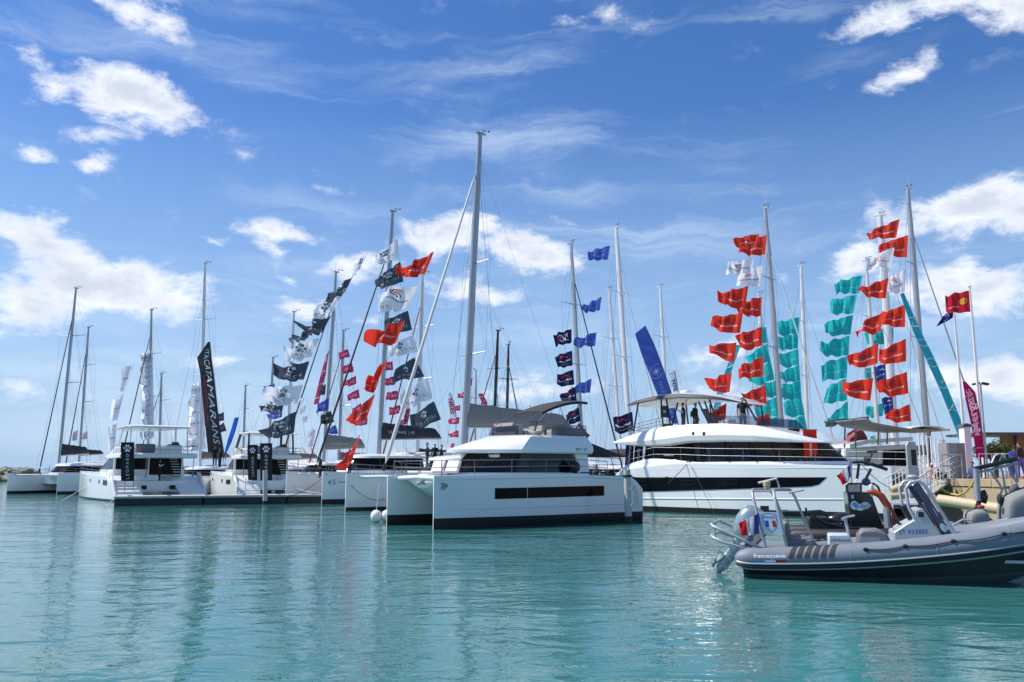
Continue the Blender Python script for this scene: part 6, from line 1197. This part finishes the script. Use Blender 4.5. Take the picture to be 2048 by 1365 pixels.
# white show tents far behind
for j, (px, py, w, d) in enumerate(((806, 890, 5, 108), (790, 893, 5, 112), (828, 892, 5, 110), (895, 886, 6, 105), (602, 893, 5, 112), (616, 888, 5, 115), (1155, 892, 6, 108))):
    c = P(px, 944, d); c.z = 0; zt = P(px, py, d).z; o = thing('show_tent', f'white peaked show tent far behind the boats, {ordn[j]} of the row'.replace('topmost', 'first'), 'tent', 'white peaked tents', c); h = zt*.55
    mb = MB(); n = 16; prof = [(w/2, h), (w/2*.8, h+(zt-h)*.10), (w/2*.5, h+(zt-h)*.30), (w/2*.22, h+(zt-h)*.62), (.04, zt)]
    mb.loft([[Vector((r_*1.2*max(-1, min(1, 1.35*math.cos(q*2*math.pi/n)))/1.2, r_*max(-1, min(1, 1.35*math.sin(q*2*math.pi/n))), z)) for q in range(n)] for r_, z in prof]); mb.build('canopy', mat('tent_white', (.78, .78, .78), .7, trans=.2), o)
    for sx in (1, -1):
        for sy in (1, -1): mb = MB(); mb.tube([(sx*w*.48, sy*w*.48, 0), (sx*w*.48, sy*w*.48, h)], .05, 6); mb.build('leg', alu, o)
# mooring lines of the moored boats
for lab, pa, da, pb, db, m_, sg_ in (('black mooring line hanging from the bow with the navy stripe', (700, 968), 55.8, (770, 1000), 50, rope_k, .35), ('pale mooring line from the leftmost bows down to the water', (196, 955), 84, (122, 1003), 70, rope_w, .1), ('pale rope slanting into the water at the left end of the pontoon', (226, 1000), 64, (210, 1016), 60, rope_w, .0), ('black mooring line from the bow marked 45 to the pontoon', (655, 948), 66.5, (548, 996), 67.5, rope_k, .5), ('pale slack line between the two bows of the boat marked 45', (575, 965), 72, (640, 985), 67.8, rope_w, .25)):
    a = P(*pa, da); b = P(*pb, db); o = rope([(0, 0, 0), b-a], .022, m_, None, sg_, 'mooring_line'); o.location = a; tag(o, lab, 'rope')
# ================================================================= people
skin_m = mat('skin', (.42, .25, .17), .55, 0, .08, 8); hair_d = mat('hair_dark', (.02, .014, .010), .7, 0, .2, 20); hair_g = mat('hair_grey', (.28, .26, .24), .7, 0, .2, 20); hair_r = mat('hair_auburn', (.10, .035, .02), .7, 0, .2, 20)
shoe_m = mat('shoe_dark', (.03, .028, .027), .6)
def cloth(n_, c): return mat('cloth_'+n_, c, .85, 0, .15, 6, .4, 18)
def segd(c, q):
    e = q[1]-q[0]; k = max(0, min(1, (c-q[0]).dot(e)/max(1e-9, e.length_squared))); return (c-(q[0]+e*k)).length-q[3]
def person(label, feet, face, h=1.75, top=(.012, .012, .015), legs=(.03, .03, .04), sleeve=None, hair=hair_d, pose='stand', bag=False, vis=None):
    """feet: world point under the body; face: heading of the gaze"""
    s = h/1.75; J = {}; E = []
    def j(n_, x, y, z, r_, ry=None): J[n_] = (Vector((x, y, z))*s, r_*s, (ry or r_)*s)
    sit = pose == 'sit'; dz = -.42 if sit else 0
    j('pel', 0, 0, .95+dz, .14, .165); j('sp', .01, 0, 1.12+dz, .135, .165); j('ch', .01, 0, 1.33+dz, .135, .19); j('nk', .01, 0, 1.49+dz, .055); j('hb', .025, 0, 1.57+dz, .068); j('hd', .03, 0, 1.655+dz, .088); j('tp', .02, 0, 1.73+dz, .062); j('ns', .118, 0, 1.635+dz, .016)
    E += [('pel', 'sp'), ('sp', 'ch'), ('ch', 'nk'), ('nk', 'hb'), ('hb', 'hd'), ('hd', 'tp'), ('hd', 'ns')]
    for sg, S_ in ((1, 'l'), (-1, 'r')):
        if sit: j('hip'+S_, .06, sg*.10, .90+dz, .095); j('kn'+S_, .46, sg*.13, .50, .062); j('an'+S_, .42, sg*.13, .09, .042); j('to'+S_, .60, sg*.14, .04, .035)
        else:
            st_ = .10*sg if pose in ('walk', 'lean') else .02*sg; j('hip'+S_, 0, sg*.095, .87, .108); j('kn'+S_, .02+st_*.6, sg*.105, .49, .080); j('an'+S_, -.02+st_, sg*.11, .10, .062); j('to'+S_, .14+st_, sg*.13, .035, .035)
        j('sh'+S_, .0, sg*.20, 1.42+dz, .074)
        if pose == 'fold' or (pose == 'phone' and sg == 1): j('el'+S_, .08, sg*.25, 1.16+dz, .045); j('wr'+S_, .25, sg*.07, 1.28+dz+(.06 if pose == 'phone' else 0), .030); j('pm'+S_, .29, sg*.0, 1.31+dz+(.06 if pose == 'phone' else 0), .030)
        elif sit: j('el'+S_, .08, sg*.25, 1.16+dz, .045); j('wr'+S_, .32, sg*.16, 1.02+dz, .03); j('pm'+S_, .39, sg*.14, 1.0+dz, .03)
        else: j('el'+S_, -.03, sg*.245, 1.14, .054); j('wr'+S_, .05, sg*.255, .89, .036); j('pm'+S_, .07, sg*.25, .82, .030)
        E += [('pel', 'hip'+S_), ('hip'+S_, 'kn'+S_), ('kn'+S_, 'an'+S_), ('an'+S_, 'to'+S_), ('ch', 'sh'+S_), ('sh'+S_, 'el'+S_), ('el'+S_, 'wr'+S_), ('wr'+S_, 'pm'+S_)]
        w, p = J['wr'+S_][0], J['pm'+S_][0]; d_ = (p-w).normalized(); sd_ = d_.cross(Vector((0, sg*1.0, .2))).normalized()
        for k in range(5):
            tip = p+d_*((.045, .085, .092, .085, .068)[k]*s)+sd_*((.045, .022, .007, -.008, -.022)[k]*s)+Vector((.01, -sg*.012, 0)); J['f%d%s' % (k, S_)] = (tip, .009*s, .009*s); E.append(('pm'+S_, 'f%d%s' % (k, S_)))
    names = list(J); me = bpy.data.meshes.new('body'); me.from_pydata([J[n_][0] for n_ in names], [(names.index(a), names.index(b)) for a, b in E], [])
    ob = bpy.data.objects.new('body_tmp', me); COL.objects.link(ob); sk = ob.modifiers.new('skin', 'SKIN'); sk.use_smooth_shade = True; sv = me.skin_vertices[0].data
    for i, n_ in enumerate(names): sv[i].radius = (J[n_][1], J[n_][2]); sv[i].use_root = (n_ == 'pel')
    sb = ob.modifiers.new('sub', 'SUBSURF'); sb.levels = 1; sb.render_levels = 1
    dg = bpy.context.evaluated_depsgraph_get(); dg.update(); bm_ = bpy.data.meshes.new_from_object(ob.evaluated_get(dg)); bpy.data.objects.remove(ob)
    bm_.materials.clear(); tm = cloth('%.3f_%.3f_%.3f' % top, top); lm = cloth('%.3f_%.3f_%.3f' % legs, legs); sm = tm if sleeve is None else (skin_m if sleeve == 'bare' else cloth('%.3f_%.3f_%.3f' % sleeve, sleeve))
    for m in (skin_m, tm, lm, shoe_m, sm): bm_.materials.append(m)
    seg = []
    for a, b in E:
        k = 0 if (a[:2] in ('nk', 'hb', 'hd') or b[0] == 'f' or a[:2] == 'wr') else 3 if b[:2] == 'to' else 2 if (a[:3] == 'hip' or a[:2] == 'kn' or b[:3] == 'hip') else 4 if a[:2] in ('sh', 'el') else 1
        seg.append((J[a][0], J[b][0], k, max(J[a][1], J[b][1])))
    for p in bm_.polygons:
        c = p.center; best = min(seg, key=lambda q: segd(c, q)); p.material_index = best[2]
        if best[2] == 1 and c.z < (.93+dz)*s: p.material_index = 2
        if c.z > (1.50+dz)*s and abs(c.y) < .14*s: p.material_index = 0
        if best[2] == 4 and sleeve == 'bare' and (c-J['shl'][0]).length > .17*s and (c-J['shr'][0]).length > .17*s: p.material_index = 0
        elif best[2] == 4 and sleeve == 'bare': p.material_index = 1
    bm_.shade_smooth(); root = bpy.data.objects.new('person', bm_); COL.objects.link(root); root.location = feet; root.rotation_euler = (0, 0, face); tag(root, label, 'person')
    mb = MB(); c = J['hd'][0]; vs = []
    for i in range(9):
        for q in range(14):
            th = math.pi*.56*i/8; ph = 2*math.pi*q/14; front = max(0, math.cos(ph)+.25)/1.25; th2 = th*(1-.58*front); r_ = .100*s
            vs.append(c+Vector((r_*1.06*math.sin(th2)*math.cos(ph)-.006, r_*.90*math.sin(th2)*math.sin(ph), r_*1.12*math.cos(th2)+.006)))
    mb.add(vs, [(i*14+q, (i+1)*14+q, (i+1)*14+(q+1) % 14, i*14+(q+1) % 14) for i in range(8) for q in range(14)]); mb.build('hair', hair, root)
    if bag: mb = MB(); mb.box((-.20*s, .05, 1.15*s), (.20, .30, .38)); mb.build('backpack', black, root, bevel=.06)
    return root
def on(px, pyfeet, d): p = P(px, pyfeet, d); return p
def at_head(px, pyhead, d, h): p = P(px, pyhead, d); p.z -= h; return p
DKN = (.012, .013, .02)
y_, z_ = fA.front(320, 919, 1.9); w_ = fA.world((1.9, y_, 0)); w_.z = 1.625
person('man in dark vest and white sleeves standing in the cockpit of the left motor catamaran', w_, R(10), z_-1.61, DKN, (.012, .012, .015), (.6, .6, .64), pose='fold')
def on_fly(px, py, yl, h):
    x, z = fP.side(px, py, yl); w = fP.world((x, yl, 0)); w.z = z-h; return w
person('person in dark jacket holding a hand to the chin on the flybridge', on_fly(1366, 806, -1.2, 2.0), R(160), 2.0, (.012, .012, .014), (.08, .07, .065), (.45, .45, .47), pose='phone')
person('person in dark coat with shoulder bag, facing right on the flybridge', on_fly(1390, 807, -1.2, 1.98), R(-40), 1.98, (.012, .013, .016), (.05, .06, .09), None, hair_d, 'walk', True)
person('man in black t-shirt and grey trousers standing at the flybridge windscreen', on_fly(1484, 796, -1.9, 2.15), R(-100), 2.15, (.010, .010, .012), (.22, .22, .23), 'bare', hair_g)
person('man in dark jacket seen from the side on the deck of the boat marked 45', at_head(855, 886, 61, 1.8), R(-170), 1.80, (.012, .015, .03), (.02, .022, .03), None, hair_d)
person('person with short hair in dark jacket right of the man on the boat marked 45', at_head(883, 890, 62.5, 1.75), R(0), 1.75, (.015, .016, .025), (.02, .02, .025), None, hair_r)
person('far person in black between the two on the boat marked 45', at_head(870, 889, 70, 1.75), R(-90), 1.75, (.012, .012, .013), (.02, .02, .022))
person('person crouching low on the side deck beside the sunbeds', at_head(873, 922, 58, 1.25), R(180), 1.68, (.03, .02, .02), (.02, .02, .025), None, hair_d, 'sit')
person('person in black coat on the foredeck between the two forestays', at_head(641, 911, 68.5, 1.76), R(-150), 1.76, (.008, .008, .009), (.015, .015, .018))
person('person in dark clothes half hidden behind the lowest red streaming flag', at_head(700, 899, 64, 1.76), R(-120), 1.76, (.015, .016, .022), (.02, .022, .04))
person('person in black standing under the charcoal feather banner', at_head(431, 893, 79, 1.75), R(-60), 1.75, (.008, .008, .010), (.012, .012, .014))
person('second person in black close beside the charcoal feather banner', at_head(441, 897, 78, 1.70), R(-120), 1.70, (.010, .009, .012), (.012, .012, .014), None, hair_r)
person('grey-haired person seated at the stern near the mooring pile', at_head(1175, 932, 50, 1.30), R(-90), 1.72, (.02, .02, .024), (.03, .03, .035), None, hair_r, 'sit')
person('seated person in dark vest with pale sleeves near the mooring pile', at_head(1193, 930, 50.5, 1.30), R(-120), 1.72, (.012, .012, .02), (.03, .03, .035), (.5, .5, .52), hair_d, 'sit')
p = onq(1946, 46); person('person in blue sitting at the quay edge by the flagpoles', (p.x, p.y, QZ-.42), R(190), 1.75, (.03, .07, .22), (.04, .05, .12), None, hair_d, 'sit')
p = onq(2043, 44); person('person in brown jacket and violet trousers walking along the quay', (p.x, p.y, QZ+.06), R(120), 1.80, (.05, .018, .012), (.16, .10, .30), None, hair_d, 'walk')
p = onq(2031, 45); person('person in royal blue coat beside the one in violet trousers', (p.x, p.y, QZ+.06), R(60), 1.62, (.02, .03, .22), (.02, .03, .20), None, hair_d, 'stand')
